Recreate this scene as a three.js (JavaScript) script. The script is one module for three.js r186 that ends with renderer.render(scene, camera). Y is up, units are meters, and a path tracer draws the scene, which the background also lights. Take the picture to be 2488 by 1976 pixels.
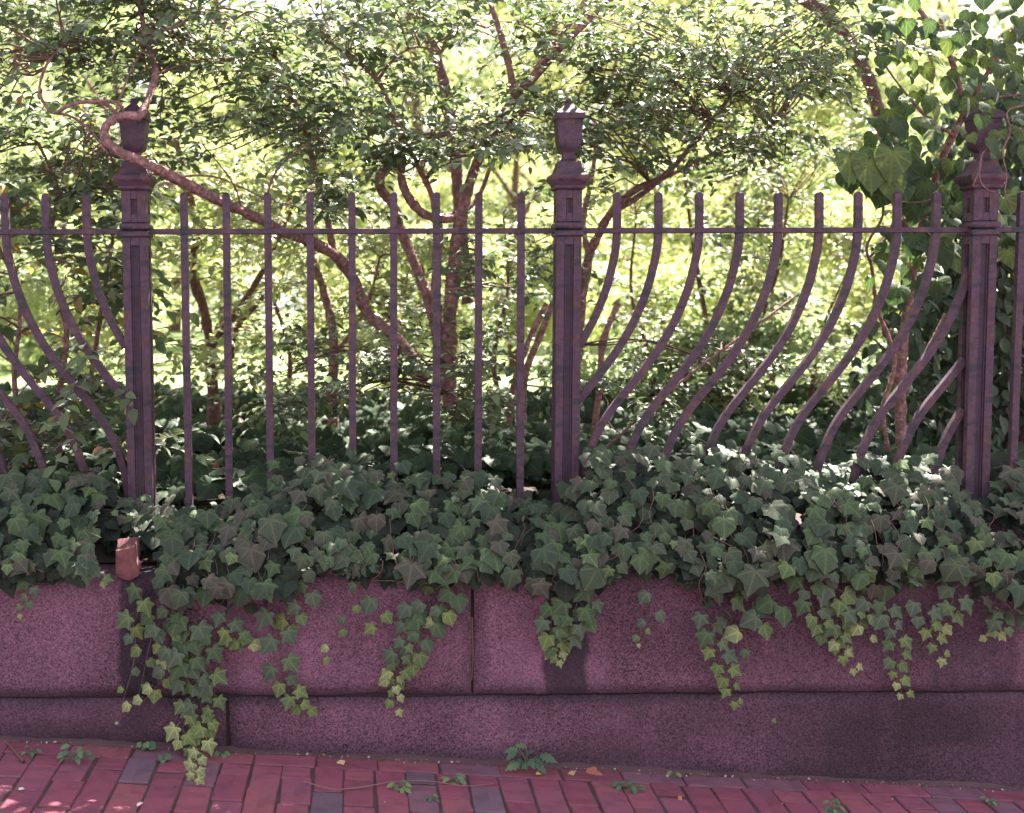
import * as THREE from 'three';
import { mergeGeometries, toCreasedNormals } from 'three/addons/utils/BufferGeometryUtils.js';
import { RoundedBoxGeometry } from 'three/addons/geometries/RoundedBoxGeometry.js';

// ------------------------------------------------------------------ camera, sky, sun, exposure
const scene = new THREE.Scene();
const FW = 2488, FH = 1976, FOCAL = 3100;
const camera = new THREE.PerspectiveCamera(2 * Math.atan(FH / 2 / FOCAL) * 180 / Math.PI, FW / FH, 0.05, 900);
camera.position.set(0, 1.52, 4.25);
camera.rotation.order = 'YXZ';
camera.rotation.set(-4.6 * Math.PI / 180, -0.8 * Math.PI / 180, -0.003);
camera.setViewOffset(FW, FH, 331, 0, FW, FH);          // the photograph is a crop: its lens axis lies left of the middle
camera.focus = 4.45;
camera.userData.fStop = 2.5;
camera.updateMatrixWorld(true);
camera.updateProjectionMatrix();

const renderer = new THREE.WebGLRenderer({ antialias: true });
renderer.toneMapping = THREE.LinearToneMapping;
renderer.toneMappingExposure = 7.6;
renderer.shadowMap.enabled = true;

const SUN = new THREE.Vector3(0.30, 0.80, -0.56).normalize();
function makeSky() {
  const w = 256, h = 128, data = new Float32Array(w * h * 4);
  for (let j = 0; j < h; j++) for (let i = 0; i < w; i++) {
    const el = ((j + 0.5) / h - 0.5) * Math.PI, az = ((i + 0.5) / w - 0.5) * 2 * Math.PI;
    const d = new THREE.Vector3(Math.cos(el) * Math.cos(az), Math.sin(el), Math.cos(el) * Math.sin(az));
    const up = Math.max(0, d.y), haze = Math.pow(1 - up, 3), near = Math.pow(Math.max(0, d.dot(SUN)), 6);
    const k = (j * w + i) * 4;
    data[k] = 0.130 + 0.14 * haze + 0.16 * near; data[k + 1] = 0.134 + 0.13 * haze + 0.15 * near; data[k + 2] = 0.165 + 0.105 * haze + 0.13 * near; data[k + 3] = 1;
  }
  const t = new THREE.DataTexture(data, w, h, THREE.RGBAFormat, THREE.FloatType);
  t.mapping = THREE.EquirectangularReflectionMapping; t.magFilter = THREE.LinearFilter; t.minFilter = THREE.LinearFilter; t.needsUpdate = true;
  return t;
}
scene.background = makeSky();
scene.environment = scene.background;
const sun = new THREE.DirectionalLight(new THREE.Color(1.0, 0.95, 0.84), 5);
sun.position.copy(SUN).multiplyScalar(60);
sun.castShadow = true;
sun.shadow.camera.left = sun.shadow.camera.bottom = -30; sun.shadow.camera.right = sun.shadow.camera.top = 30; sun.shadow.camera.far = 160;
sun.shadow.mapSize.set(4096, 4096);
scene.add(sun, sun.target);

// ------------------------------------------------------------------ helpers
function rng(seed) { let s = seed >>> 0; return () => { s = (s + 0x6d2b79f5) | 0; let t = Math.imul(s ^ (s >>> 15), 1 | s); t = (t + Math.imul(t ^ (t >>> 7), 61 | t)) ^ t; return ((t ^ (t >>> 14)) >>> 0) / 4294967296; }; }
const V = (x, y, z) => new THREE.Vector3(x, y, z), lerp = THREE.MathUtils.lerp, clamp = THREE.MathUtils.clamp, smooth = THREE.MathUtils.smoothstep;
const PX = 2156 / 2488;                                  // measured on the photograph at 2156 pixels wide
function ray(fx, fy) { return V(fx / FW * 2 - 1, 1 - fy / FH * 2, 0.5).unproject(camera).sub(camera.position).normalize(); }
function atF(fx, fy, z) { const d = ray(fx, fy); return camera.position.clone().addScaledVector(d, (z - camera.position.z) / d.z); }
function at(sx, sy, z) { return atF(sx / PX, sy / PX, z); }
const counts = {};
function numbered(n) { const k = counts[n] = (counts[n] ?? -1) + 1; return k ? `${n}_${String(k).padStart(3, '0')}` : n; }
function tag(o, label, category, group, kind) {
  if (label) o.userData.label = label;
  if (category) o.userData.category = category;
  if (group) o.userData.group = group;
  if (kind) o.userData.kind = kind;
  return o;
}
function mesh(name, geo, material, parent = scene) {
  const m = new THREE.Mesh(geo, material); m.name = numbered(name); m.castShadow = m.receiveShadow = true; parent.add(m); return m;
}
function base(name, pos = [0, 0, 0]) { const g = new THREE.Group(); g.name = numbered(name); g.position.set(...pos); scene.add(g); return g; }
function instanced(name, geo, material, mats, cols, parent = scene) {
  const m = new THREE.InstancedMesh(geo, material, mats.length); m.name = numbered(name); m.castShadow = m.receiveShadow = true;
  mats.forEach((x, i) => { m.setMatrixAt(i, x); if (cols) m.setColorAt(i, cols[i]); });
  m.userData.kind = 'stuff'; parent.add(m); return m;
}
function plain(g) { const r = g.index ? g.toNonIndexed() : g; for (const k of Object.keys(r.attributes)) if (!['position', 'normal', 'uv'].includes(k)) r.deleteAttribute(k); return r; }
const merge = (list) => mergeGeometries(list.map(plain), false);
function box(w, h, d, x, y, z, b = 0.002) { const g = b ? new RoundedBoxGeometry(w, h, d, 1, b) : new THREE.BoxGeometry(w, h, d); g.translate(x, y, z); return g; }
// value noise
const H3 = (x, y, z) => { let h = Math.imul(x, 374761393) ^ Math.imul(y, 668265263) ^ Math.imul(z, 2147483647 - 1274126177); h = Math.imul(h ^ (h >>> 13), 1274126177); return ((h ^ (h >>> 16)) >>> 0) / 4294967296; };
function noise(x, y, z = 0) {
  const xi = Math.floor(x), yi = Math.floor(y), zi = Math.floor(z), f = (t) => t * t * (3 - 2 * t), u = f(x - xi), v = f(y - yi), w = f(z - zi);
  const L = (k) => lerp(lerp(H3(xi, yi, zi + k), H3(xi + 1, yi, zi + k), u), lerp(H3(xi, yi + 1, zi + k), H3(xi + 1, yi + 1, zi + k), u), v);
  return w === 0 ? L(0) : lerp(L(0), L(1), w);
}
function fbm(x, y, z = 0, n = 4) { let a = 0.5, s = 0, t = 0; for (let i = 0; i < n; i++) { s += a * noise(x, y, z); t += a; a *= 0.5; x = x * 2.03 + 7.1; y = y * 2.03 + 3.7; z *= 2.03; } return s / t; }
const s8 = (l) => Math.round(255 * Math.pow(clamp(l, 0, 1), 1 / 2.2));
function dataTex(w, h, fn, srgb = true, repeat = true) {
  const d = new Uint8Array(w * h * 4);
  for (let j = 0; j < h; j++) for (let i = 0; i < w; i++) { const c = fn(i / w, j / h, i, j), k = (j * w + i) * 4; for (let q = 0; q < 3; q++) d[k + q] = srgb ? s8(c[q] ?? c) : clamp(Math.round(255 * (c[q] ?? c)), 0, 255); d[k + 3] = 255; }
  const t = new THREE.DataTexture(d, w, h, THREE.RGBAFormat); t.magFilter = THREE.LinearFilter; t.minFilter = THREE.LinearMipmapLinearFilter; t.generateMipmaps = true;
  if (repeat) t.wrapS = t.wrapT = THREE.RepeatWrapping;
  if (srgb) t.colorSpace = THREE.SRGBColorSpace;
  t.needsUpdate = true; return t;
}
function tube(pts, r0, r1, radial = 7, wob = 0.08, seed = 1, seg) {       // tapered limb along a smooth curve
  const curve = new THREE.CatmullRomCurve3(pts, false, 'centripetal'), n = seg ?? Math.max(3, Math.round(curve.getLength() / 0.025)), R = rng(seed * 7919 + 13);
  const f = curve.computeFrenetFrames(n, false), pos = [], nor = [], uv = [], idx = [], len = curve.getLength();
  for (let i = 0; i <= n; i++) {
    const t = i / n, p = curve.getPointAt(t), r = lerp(r0, r1, t) * (1 + wob * (R() - 0.5) * 2 + wob * 2.2 * Math.pow(noise(t * len * 9, seed), 4));
    for (let j = 0; j <= radial; j++) {
      const a = j / radial * Math.PI * 2, q = f.normals[i].clone().multiplyScalar(Math.cos(a)).addScaledVector(f.binormals[i], Math.sin(a));
      const rr = r * (1 + wob * 3 * (noise(j % radial * 1.7, t * len * 18, seed) - 0.5));
      pos.push(p.x + q.x * rr, p.y + q.y * rr, p.z + q.z * rr); nor.push(q.x, q.y, q.z); uv.push(j / radial * Math.max(0.05, r0 * 6.28), t * len);
    }
  }
  for (let i = 0; i < n; i++) for (let j = 0; j < radial; j++) { const a = i * (radial + 1) + j, b = a + radial + 1; idx.push(a, a + 1, b, b, a + 1, b + 1); }
  const g = new THREE.BufferGeometry();
  g.setAttribute('position', new THREE.Float32BufferAttribute(pos, 3)); g.setAttribute('normal', new THREE.Float32BufferAttribute(nor, 3)); g.setAttribute('uv', new THREE.Float32BufferAttribute(uv, 2)); g.setIndex(idx);
  return g;
}
function sweepBar(pts, w, d, tip = 0) {                   // square bar swept along points in a vertical plane; pts from top to bottom
  const pos = [], idx = [], n = pts.length;
  const ring = (p, nx, ny, k) => { for (const [a, b] of [[-1, 1], [1, 1], [1, -1], [-1, -1]]) pos.push(p.x + nx * a * w / 2 * k, p.y + ny * a * w / 2 * k, p.z + b * d / 2 * k); };
  if (tip) { ring(V(pts[0].x, pts[0].y + tip, pts[0].z), 1, 0, 0.25); ring(V(pts[0].x, pts[0].y + tip * 0.55, pts[0].z), 1, 0, 0.8); }
  for (let i = 0; i < n; i++) { const t = V().subVectors(pts[Math.max(0, i - 1)], pts[Math.min(n - 1, i + 1)]).normalize(); ring(pts[i], t.y, -t.x, 1); }
  const m = pos.length / 12;
  for (let i = 0; i < m - 1; i++) for (let j = 0; j < 4; j++) { const a = i * 4 + j, b = i * 4 + (j + 1) % 4; idx.push(a, a + 4, b, b, a + 4, b + 4); }
  idx.push(0, 1, 2, 0, 2, 3); const e = (m - 1) * 4; idx.push(e, e + 2, e + 1, e, e + 3, e + 2);
  let g = new THREE.BufferGeometry(); g.setAttribute('position', new THREE.Float32BufferAttribute(pos, 3)); g.setIndex(idx);
  g = toCreasedNormals(g.toNonIndexed(), 0.6);
  const P = g.attributes.position, uv = []; for (let i = 0; i < P.count; i++) uv.push(P.getX(i) + P.getZ(i), P.getY(i)); g.setAttribute('uv', new THREE.Float32BufferAttribute(uv, 2));
  return g;
}
function squareLathe(profile) {                            // [half side, y] from bottom to top, a four-sided turned shape
  let g = new THREE.LatheGeometry(profile.map(([r, y]) => new THREE.Vector2(Math.max(r, 1e-4) * Math.SQRT2, y)), 4, Math.PI / 4);
  g = toCreasedNormals(plain(g), 0.7);
  const P = g.attributes.position, uv = []; for (let i = 0; i < P.count; i++) uv.push(P.getX(i) + P.getZ(i), P.getY(i)); g.setAttribute('uv', new THREE.Float32BufferAttribute(uv, 2));
  return g;
}
function interp(list, x) { if (x <= list[0][0]) return list[0][1]; for (let i = 1; i < list.length; i++) if (x <= list[i][0]) return lerp(list[i - 1][1], list[i][1], (x - list[i - 1][0]) / (list[i][0] - list[i - 1][0])); return list[list.length - 1][1]; }
const std = (o) => new THREE.MeshStandardMaterial({ side: THREE.DoubleSide, ...o }), phys = (o) => new THREE.MeshPhysicalMaterial({ side: THREE.DoubleSide, ...o });
const rgb = (r, g, b) => new THREE.Color().setRGB(r, g, b);

// ------------------------------------------------------------------ measures
const ZF = 0, ZP = -0.38;                                  // face of the upper wall course; plane of the pickets
const yJoint = atF(1150, 1691, ZF).y, yTop = 0.615, ySoil = 0.72;
const X0 = -2.6, X1 = 3.7;
const footPts = [[0, 1790], [554, 1832], [1000, 1856], [1500, 1880], [2000, 1898], [2488, 1912]].map(([x, y]) => atF(x, y, 0.02));
const slope = (footPts[5].y - footPts[0].y) / (footPts[5].x - footPts[0].x), yFoot = footPts.reduce((s, p) => s + p.y - slope * p.x, 0) / 6;
const CROSS = 0.015;
const paveY = (x, z) => yFoot + slope * x - CROSS * z;

// ------------------------------------------------------------------ materials
const ironBump = dataTex(256, 256, (u, v, i, j) => 0.35 * H3(i, j, 5) + 0.65 * fbm(u * 40, v * 40, 0, 3), false);
const ironMap = dataTex(512, 512, (u, v, i, j) => {
  const n = fbm(u * 14, v * 14, 0, 4), sp = H3(i >> 1, j >> 1, 3), rust = smooth(fbm(u * 9 + 5, v * 9, 0, 4), 0.55, 0.72), worn = smooth(fbm(u * 6 + 9, v * 18, 0, 4), 0.6, 0.75);
  const mid = fbm(u * 46, v * 46, 2, 3); let k = 0.42 + 0.62 * n + 0.7 * (mid - 0.5) + 0.5 * (sp - 0.5) + 0.12;
  let c = [0.090 * k, 0.038 * k, 0.071 * k];
  c = c.map((x, q) => lerp(x, [0.125, 0.05, 0.058][q] * k, rust * 0.7)); c = c.map((x, q) => lerp(x, [0.024, 0.022, 0.038][q] * k, worn * 0.8));
  return c;
});
ironMap.repeat.set(2, 2); ironBump.repeat.set(5, 5);
const iron = std({ map: ironMap, bumpMap: ironBump, bumpScale: 0.002, roughness: 0.58, metalness: 0.0, side: THREE.FrontSide });
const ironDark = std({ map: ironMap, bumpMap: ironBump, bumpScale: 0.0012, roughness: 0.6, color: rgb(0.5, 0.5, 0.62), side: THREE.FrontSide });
const barkMap = dataTex(256, 256, (u, v, i, j) => { const n = fbm(u * 8, v * 20, 0, 4), k = 0.6 + 1.7 * n * n + 0.3 * (H3(i, j, 8) - 0.5); return [0.28 * k, 0.142 * k, 0.142 * k]; });
barkMap.repeat.set(6, 4);
const barkBump = dataTex(256, 256, (u, v) => fbm(u * 16, v * 24, 0, 4), false); barkBump.repeat.set(6, 4);
const bark = std({ map: barkMap, bumpMap: barkBump, bumpScale: 0.009, roughness: 0.9 });
const barkDark = std({ map: barkMap, bumpMap: barkBump, bumpScale: 0.006, roughness: 0.95, color: rgb(0.5, 0.45, 0.45) });
const twigMat = std({ color: rgb(0.17, 0.09, 0.075), roughness: 0.85 });
const soilMap = dataTex(512, 512, (u, v, i, j) => { const k = 0.5 + 0.8 * fbm(u * 24, v * 24, 0, 4) + 0.4 * (H3(i, j, 2) - 0.5); return [0.075 * k, 0.05 * k, 0.042 * k]; });
const soil = std({ map: soilMap, roughness: 1 });

// ------------------------------------------------------------------ ground, pavement, road
{
  const g = new THREE.PlaneGeometry(900, 900).rotateX(-Math.PI / 2).translate(0, -0.9, 0);
  tag(mesh('ground', g, std({ color: rgb(0.09, 0.085, 0.07), roughness: 1 })), 'earth under the street and the garden', null, null, 'structure');
  const sheet = (x0, x1, z0, z1, f, nx, nz) => {
    const p = new THREE.PlaneGeometry(1, 1, nx, nz).rotateX(-Math.PI / 2), P = p.attributes.position, uv = p.attributes.uv;
    for (let i = 0; i < P.count; i++) { const x = lerp(x0, x1, P.getX(i) + 0.5), z = lerp(z0, z1, P.getZ(i) + 0.5); P.setXYZ(i, x, f(x, z), z); uv.setXY(i, x, z); }
    p.computeVertexNormals(); return p;
  };
  // the garden: lawn behind the beds, bed soil under the ivy
  const lawnMap = dataTex(512, 512, (u, v, i, j) => { const k = 0.55 + 0.7 * fbm(u * 20, v * 20, 0, 4) + 0.4 * (H3(i, j, 6) - 0.5); return [0.17 * k, 0.24 * k, 0.06 * k]; });
  lawnMap.repeat.set(0.5, 0.5);
  tag(mesh('lawn', sheet(-90, 90, -160, -5.2, (x, z) => 0.70 + 0.06 * noise(x * 0.5, z * 0.5), 90, 90), std({ map: lawnMap, roughness: 0.9 })), 'sunlit lawn beyond the shrubs', null, null, 'structure');
  tag(mesh('garden_bed', sheet(-20, 20, -5.3, -0.16, (x, z) => ySoil - 0.03 + 0.06 * fbm(x * 2, z * 2) - 0.1 * smooth(z, -0.45, -0.16), 160, 60), soil), 'dark soil of the planted bed behind the fence', null, null, 'structure');
  const road = std({ color: rgb(0.05, 0.05, 0.052), roughness: 0.95 });
  tag(mesh('road', sheet(-80, 80, 2.9, 60, (x) => yFoot + slope * clamp(x, -12, 12) - 0.19, 40, 2), road), 'asphalt road beyond the kerb', null, null, 'structure');
  tag(mesh('kerb', sheet(-80, 80, 2.6, 2.898, (x) => yFoot + slope * clamp(x, -12, 12) - 0.045, 40, 1), std({ color: rgb(0.3, 0.27, 0.28), roughness: 0.9 })), 'granite kerb along the road', null, null, 'structure');

  // brick pavement: a bed of dark sand with every brick laid on it
  const bed = tag(mesh('pavement', sheet(-80, 80, -0.02, 2.6, (x, z) => (Math.abs(x) < 12 ? paveY(x, z) : yFoot + slope * 12 * Math.sign(x) - CROSS * z) - 0.007 + 0.005 * noise(x * 30, z * 30), 900, 20), soil), 'red brick pavement at the foot of the wall', null, null, 'structure'); bed.material = std({ map: soilMap, color: rgb(1.25, 1.0, 1.15), roughness: 1 });
  const R = rng(41), bl = 0.203, bw = 0.0955, bh = 0.05;
  const brickTex = dataTex(512, 512, (u, v, i, j) => { const k = 0.6 + 0.8 * fbm(u * 10, v * 10, 0, 5) + 0.3 * (H3(i, j, 4) - 0.5), w = smooth(fbm(u * 5 + 3, v * 5, 0, 4), 0.56, 0.75); return [lerp(k, k * 0.75, w), lerp(k, k * 0.85, w), lerp(k, k * 0.95, w)]; });
  brickTex.repeat.set(2, 2);
  const brickBump = dataTex(256, 256, (u, v, i, j) => 0.7 * fbm(u * 20, v * 20, 0, 4) + 0.3 * H3(i, j, 1), false); brickBump.repeat.set(3, 3);
  const tones = [[0.30, 0.077, 0.118], [0.27, 0.07, 0.11], [0.32, 0.09, 0.13], [0.255, 0.07, 0.105], [0.285, 0.085, 0.13], [0.325, 0.096, 0.122], [0.20, 0.11, 0.152], [0.235, 0.105, 0.145], [0.165, 0.10, 0.135]];
  const mats = tones.map((t) => std({ map: brickTex, bumpMap: brickBump, bumpScale: 0.0022, color: rgb(...t), roughness: 0.88, side: THREE.FrontSide }));
  const geos = [0, 1, 2, 3].map((k) => {
    const g = new RoundedBoxGeometry(bl, bh, bw, 1, 0.004 + 0.001 * k), P = g.attributes.position, r = rng(k + 90), o = k * 0.37;
    for (let i = 0; i < P.count; i++) { const a = P.getX(i), b = P.getY(i), c = P.getZ(i), q = (s) => noise(a * 18 + s + k * 9, c * 30 + b * 4, s) - 0.5; P.setXYZ(i, a + 0.005 * q(1), b + 0.004 * q(2), c + 0.005 * q(3)); }
    const uv = []; for (let i = 0; i < P.count; i++) uv.push(P.getX(i) + o + P.getY(i) * 0.5, P.getZ(i) + o * 2 + P.getY(i)); g.setAttribute('uv', new THREE.Float32BufferAttribute(uv, 2)); g.computeVertexNormals(); return g;
  });
  const all = [];
  const gap = 0.0035, gx = 0.0065, z0 = 0.02, cs = Math.atan(slope), cc = Math.atan(CROSS);
  for (let x = -5.0, k = 0; x < 6.2; x += bl + gap, k++) all.push([x + 0.004 * R(), z0 + bw / 2, 0]);           // the row of stretchers along the wall
  for (let c = 0, x = -5.0; x < 6.2; c++, x += bw + gx) for (let r = 0, z = z0 + bw + gap + (c % 2 ? bl / 2 : 0) + bl / 2; z < 2.5; r++, z += bl + gap) {
    all.push([x, z, 1]); if (!r && c % 2) all.push([x, z0 + bw + gap + bl / 4 - gap / 2, 2]);
  }
  const near = all.map((b) => [b, Math.hypot((b[0] - 0.45) * 0.75, (b[1] - 0.2) * 2.6)]).sort((a, b) => a[1] - b[1]);
  const rest = [];
  const dark = [[-0.93, 0.27], [-0.52, 0.26], [-1.05, 0.2]];
  near.forEach(([[x, z, kind]], n) => {
    const w = R(); let tone = w < 0.94 ? Math.floor(R() * 6) : 6 + Math.floor(R() * 3);
    if (kind === 0) tone = R() < 0.28 ? 7 : tone;
    const px = x + 0.007 * (R() - 0.5), pz = z + 0.016 * (R() - 0.5) * (kind ? 1 : 0.2), m = new THREE.Matrix4(), q = new THREE.Quaternion().setFromEuler(new THREE.Euler(cc + 0.022 * (R() - 0.5), 0, cs + 0.022 * (R() - 0.5)));
    if (kind) q.multiply(new THREE.Quaternion().setFromAxisAngle(V(0, 1, 0), Math.PI / 2 + 0.035 * (R() - 0.5) + (R() < 0.5 ? Math.PI : 0)));
    m.compose(V(px, paveY(px, pz) - bh / 2 + 0.003 * (R() - 0.5), pz), q, V(kind === 2 ? 0.48 : 1 + 0.012 * (R() - 0.5), 1, 1 + 0.045 * (R() - 0.5)));
    const g = geos[Math.floor(R() * 4)];
    if (n < 300) { const b = mesh('brick', g, mats[tone], bed); b.applyMatrix4(m); } else rest.push([m, tone]);
  });
  instanced('paving', geos[0], std({ map: brickTex, bumpMap: brickBump, bumpScale: 0.0022, roughness: 0.88 }), rest.map((r) => r[0]), rest.map((r) => rgb(...tones[r[1]])), bed);
}

// ------------------------------------------------------------------ granite retaining wall
const wall = tag(base('granite_wall', [0, 0, 0]), 'low purplish granite retaining wall of long blocks under the iron fence', 'wall');
{
  const W = X1 - X0, y0 = yFoot - 0.6, Hh = yTop + 0.02 - y0, TW = 2048, TH = 448;
  const xs = (s) => at(s, 1440, ZF).x;                     // stains: grime washed off the posts and the joints
  const streaks = [[xs(290), 0.068, 1.05], [xs(1190), 0.078, 1.1], [xs(2050), 0.17, 0.75], [xs(1000), 0.05, 0.35], [xs(2130), 0.3, 0.4]];
  const stoneColor = (u, v, i, j) => {
    const x = X0 + u * W, y = y0 + v * Hh, low = y < yJoint;
    const g1 = H3(i, j, 11), g2 = noise(i * 0.55, j * 0.55, 4.5), g3 = noise(i * 0.27, j * 0.27, 2.5), m = fbm(x * 3.2, y * 3.2, low ? 5 : 2, 5), blotch = fbm(x * 1.1 + 4, y * 2.2, low ? 8 : 1, 4);
    let k = 0.8 + 1.05 * (g1 - 0.5) + 0.5 * (g2 - 0.5) + 0.1 * (g3 - 0.5) + 0.85 * (m - 0.5);
    k *= 1 - (low ? 0.62 : 0.3) * smooth(blotch, 0.42, 0.68) * (0.6 + 0.6 * m);  // random dark blotches, heavier on the lower course
    let darkMix = 0;
    for (const [sx, hw, d] of streaks) { const e = 0.02 * (noise(y * 14, sx * 9) - 0.5) + 0.012 * (noise(y * 50, sx) - 0.5), q = Math.abs(x - sx + e) / hw; darkMix = Math.max(darkMix, d * (1 - smooth(q, 0.75, 1.12)) * (low ? 0.55 * smooth(m, 0.3, 0.6) : 1) * (0.8 + 0.25 * noise(x * 30, y * 12))); }
    if (!low) { darkMix = Math.max(darkMix, 0.45 * smooth(y, yTop - 0.1, yTop)); darkMix = Math.max(darkMix, 0.6 * (1 - smooth(y, yJoint + 0.004, yJoint + 0.05 + 0.04 * m))); }  // top edge: shade under the ivy put into the colour; darker along the joint
    else { darkMix = Math.max(darkMix, 0.7 * (1 - smooth(yJoint - y, 0.006, 0.035 + 0.05 * m))); const f = y - (yFoot + slope * x); darkMix = Math.max(darkMix, 0.65 * (1 - smooth(f, 0.0, 0.05 + 0.09 * m))); }  // soot marks and painted shade below the joint; darker towards the foot
    const right = smooth(x, 0.7, 2.0) * (low ? 0.85 : 0.5); darkMix = Math.max(darkMix, right * (0.4 + 0.8 * m));  // darker to the right: tree shade and vignette put into the colour
    k *= 0.78 + 0.44 * fbm(x * 16 + 3, y * 1.6, low ? 3 : 9, 4); const c = [0.262 * k, 0.116 * k, 0.178 * k], d = [0.048 * k + 0.006, 0.026 * k + 0.004, 0.041 * k + 0.007];
    return c.map((q, n) => lerp(q, d[n], clamp(darkMix, 0, 0.95)));
  };
  const stoneMap = dataTex(TW, TH, stoneColor, true, false);
  const stoneBump = dataTex(1024, 1024, (u, v, i, j) => 0.5 * noise(i * 0.5, j * 0.5) + 0.3 * H3(i, j, 3) + 0.4 * fbm(u * 30, v * 30, 0, 3) - 0.1, false); stoneBump.repeat.set(0.9 * W / 2, 0.9 * Hh / 2);
  const stone = std({ map: stoneMap, bumpMap: stoneBump, bumpScale: 0.0035, roughness: 0.93, side: THREE.FrontSide });
  const block = (xa, xb, ya, yb, zb, zf, seed) => {
    const w = xb - xa, h = yb - ya, nx = Math.max(12, Math.round(w / 0.03)), ny = Math.max(8, Math.round(h / 0.018)), g = new THREE.BoxGeometry(w, h, zf - zb, nx, ny, 10), P = g.attributes.position, r = 0.014;
    for (let i = 0; i < P.count; i++) {
      let x = P.getX(i), y = P.getY(i), z = P.getZ(i);
      const ex = w / 2 - Math.abs(x), ey = h / 2 - Math.abs(y), front = z > (zf - zb) / 2 - 1e-5;
      if (front) {
        const q = (d) => (d < r ? 1 - Math.sqrt(Math.max(0, 1 - (1 - d / r) ** 2)) : 0);
        z += -r * Math.min(1, q(ex) + q(ey)) + 0.007 * (fbm(x * 4 + seed, y * 4, seed, 4) - 0.5) - (Math.min(ex, ey) < 0.03 ? 0.006 * noise(x * 25 + seed, y * 25) * (1 - Math.min(ex, ey) / 0.03) : 0);
        if (ex < 1e-5) x += 0.006 * (noise(y * 12, seed) - 0.5); if (ey < 1e-5) y += 0.008 * (noise(x * 5, seed + 4) - 0.5) + 0.003 * (noise(x * 30, seed) - 0.5);
      }
      P.setXYZ(i, x + (xa + xb) / 2, y + (ya + yb) / 2, z + (zf + zb) / 2);
    }
    const uv = g.attributes.uv; for (let i = 0; i < P.count; i++) uv.setXY(i, (P.getX(i) - X0) / W, (P.getY(i) - y0) / Hh);
    g.computeVertexNormals(); return g;
  };
  const xu = at(996, 1400, ZF).x, xl = at(478, 1530, ZF).x;
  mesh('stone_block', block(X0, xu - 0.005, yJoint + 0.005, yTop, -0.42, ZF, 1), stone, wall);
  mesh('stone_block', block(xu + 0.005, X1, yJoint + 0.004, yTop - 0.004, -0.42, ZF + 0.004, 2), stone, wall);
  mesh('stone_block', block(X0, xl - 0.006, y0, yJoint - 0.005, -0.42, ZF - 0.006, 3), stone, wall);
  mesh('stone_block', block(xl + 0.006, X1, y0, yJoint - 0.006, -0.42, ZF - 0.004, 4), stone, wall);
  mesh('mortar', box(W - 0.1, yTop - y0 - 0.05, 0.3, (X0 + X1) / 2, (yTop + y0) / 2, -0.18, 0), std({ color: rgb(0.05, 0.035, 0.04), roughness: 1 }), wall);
  mesh('kerb_stone', box(W, 0.12, 0.2, (X0 + X1) / 2, 0.665, ZP, 0.006), stone, wall);     // the raised strip in which the fence stands
}
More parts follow.
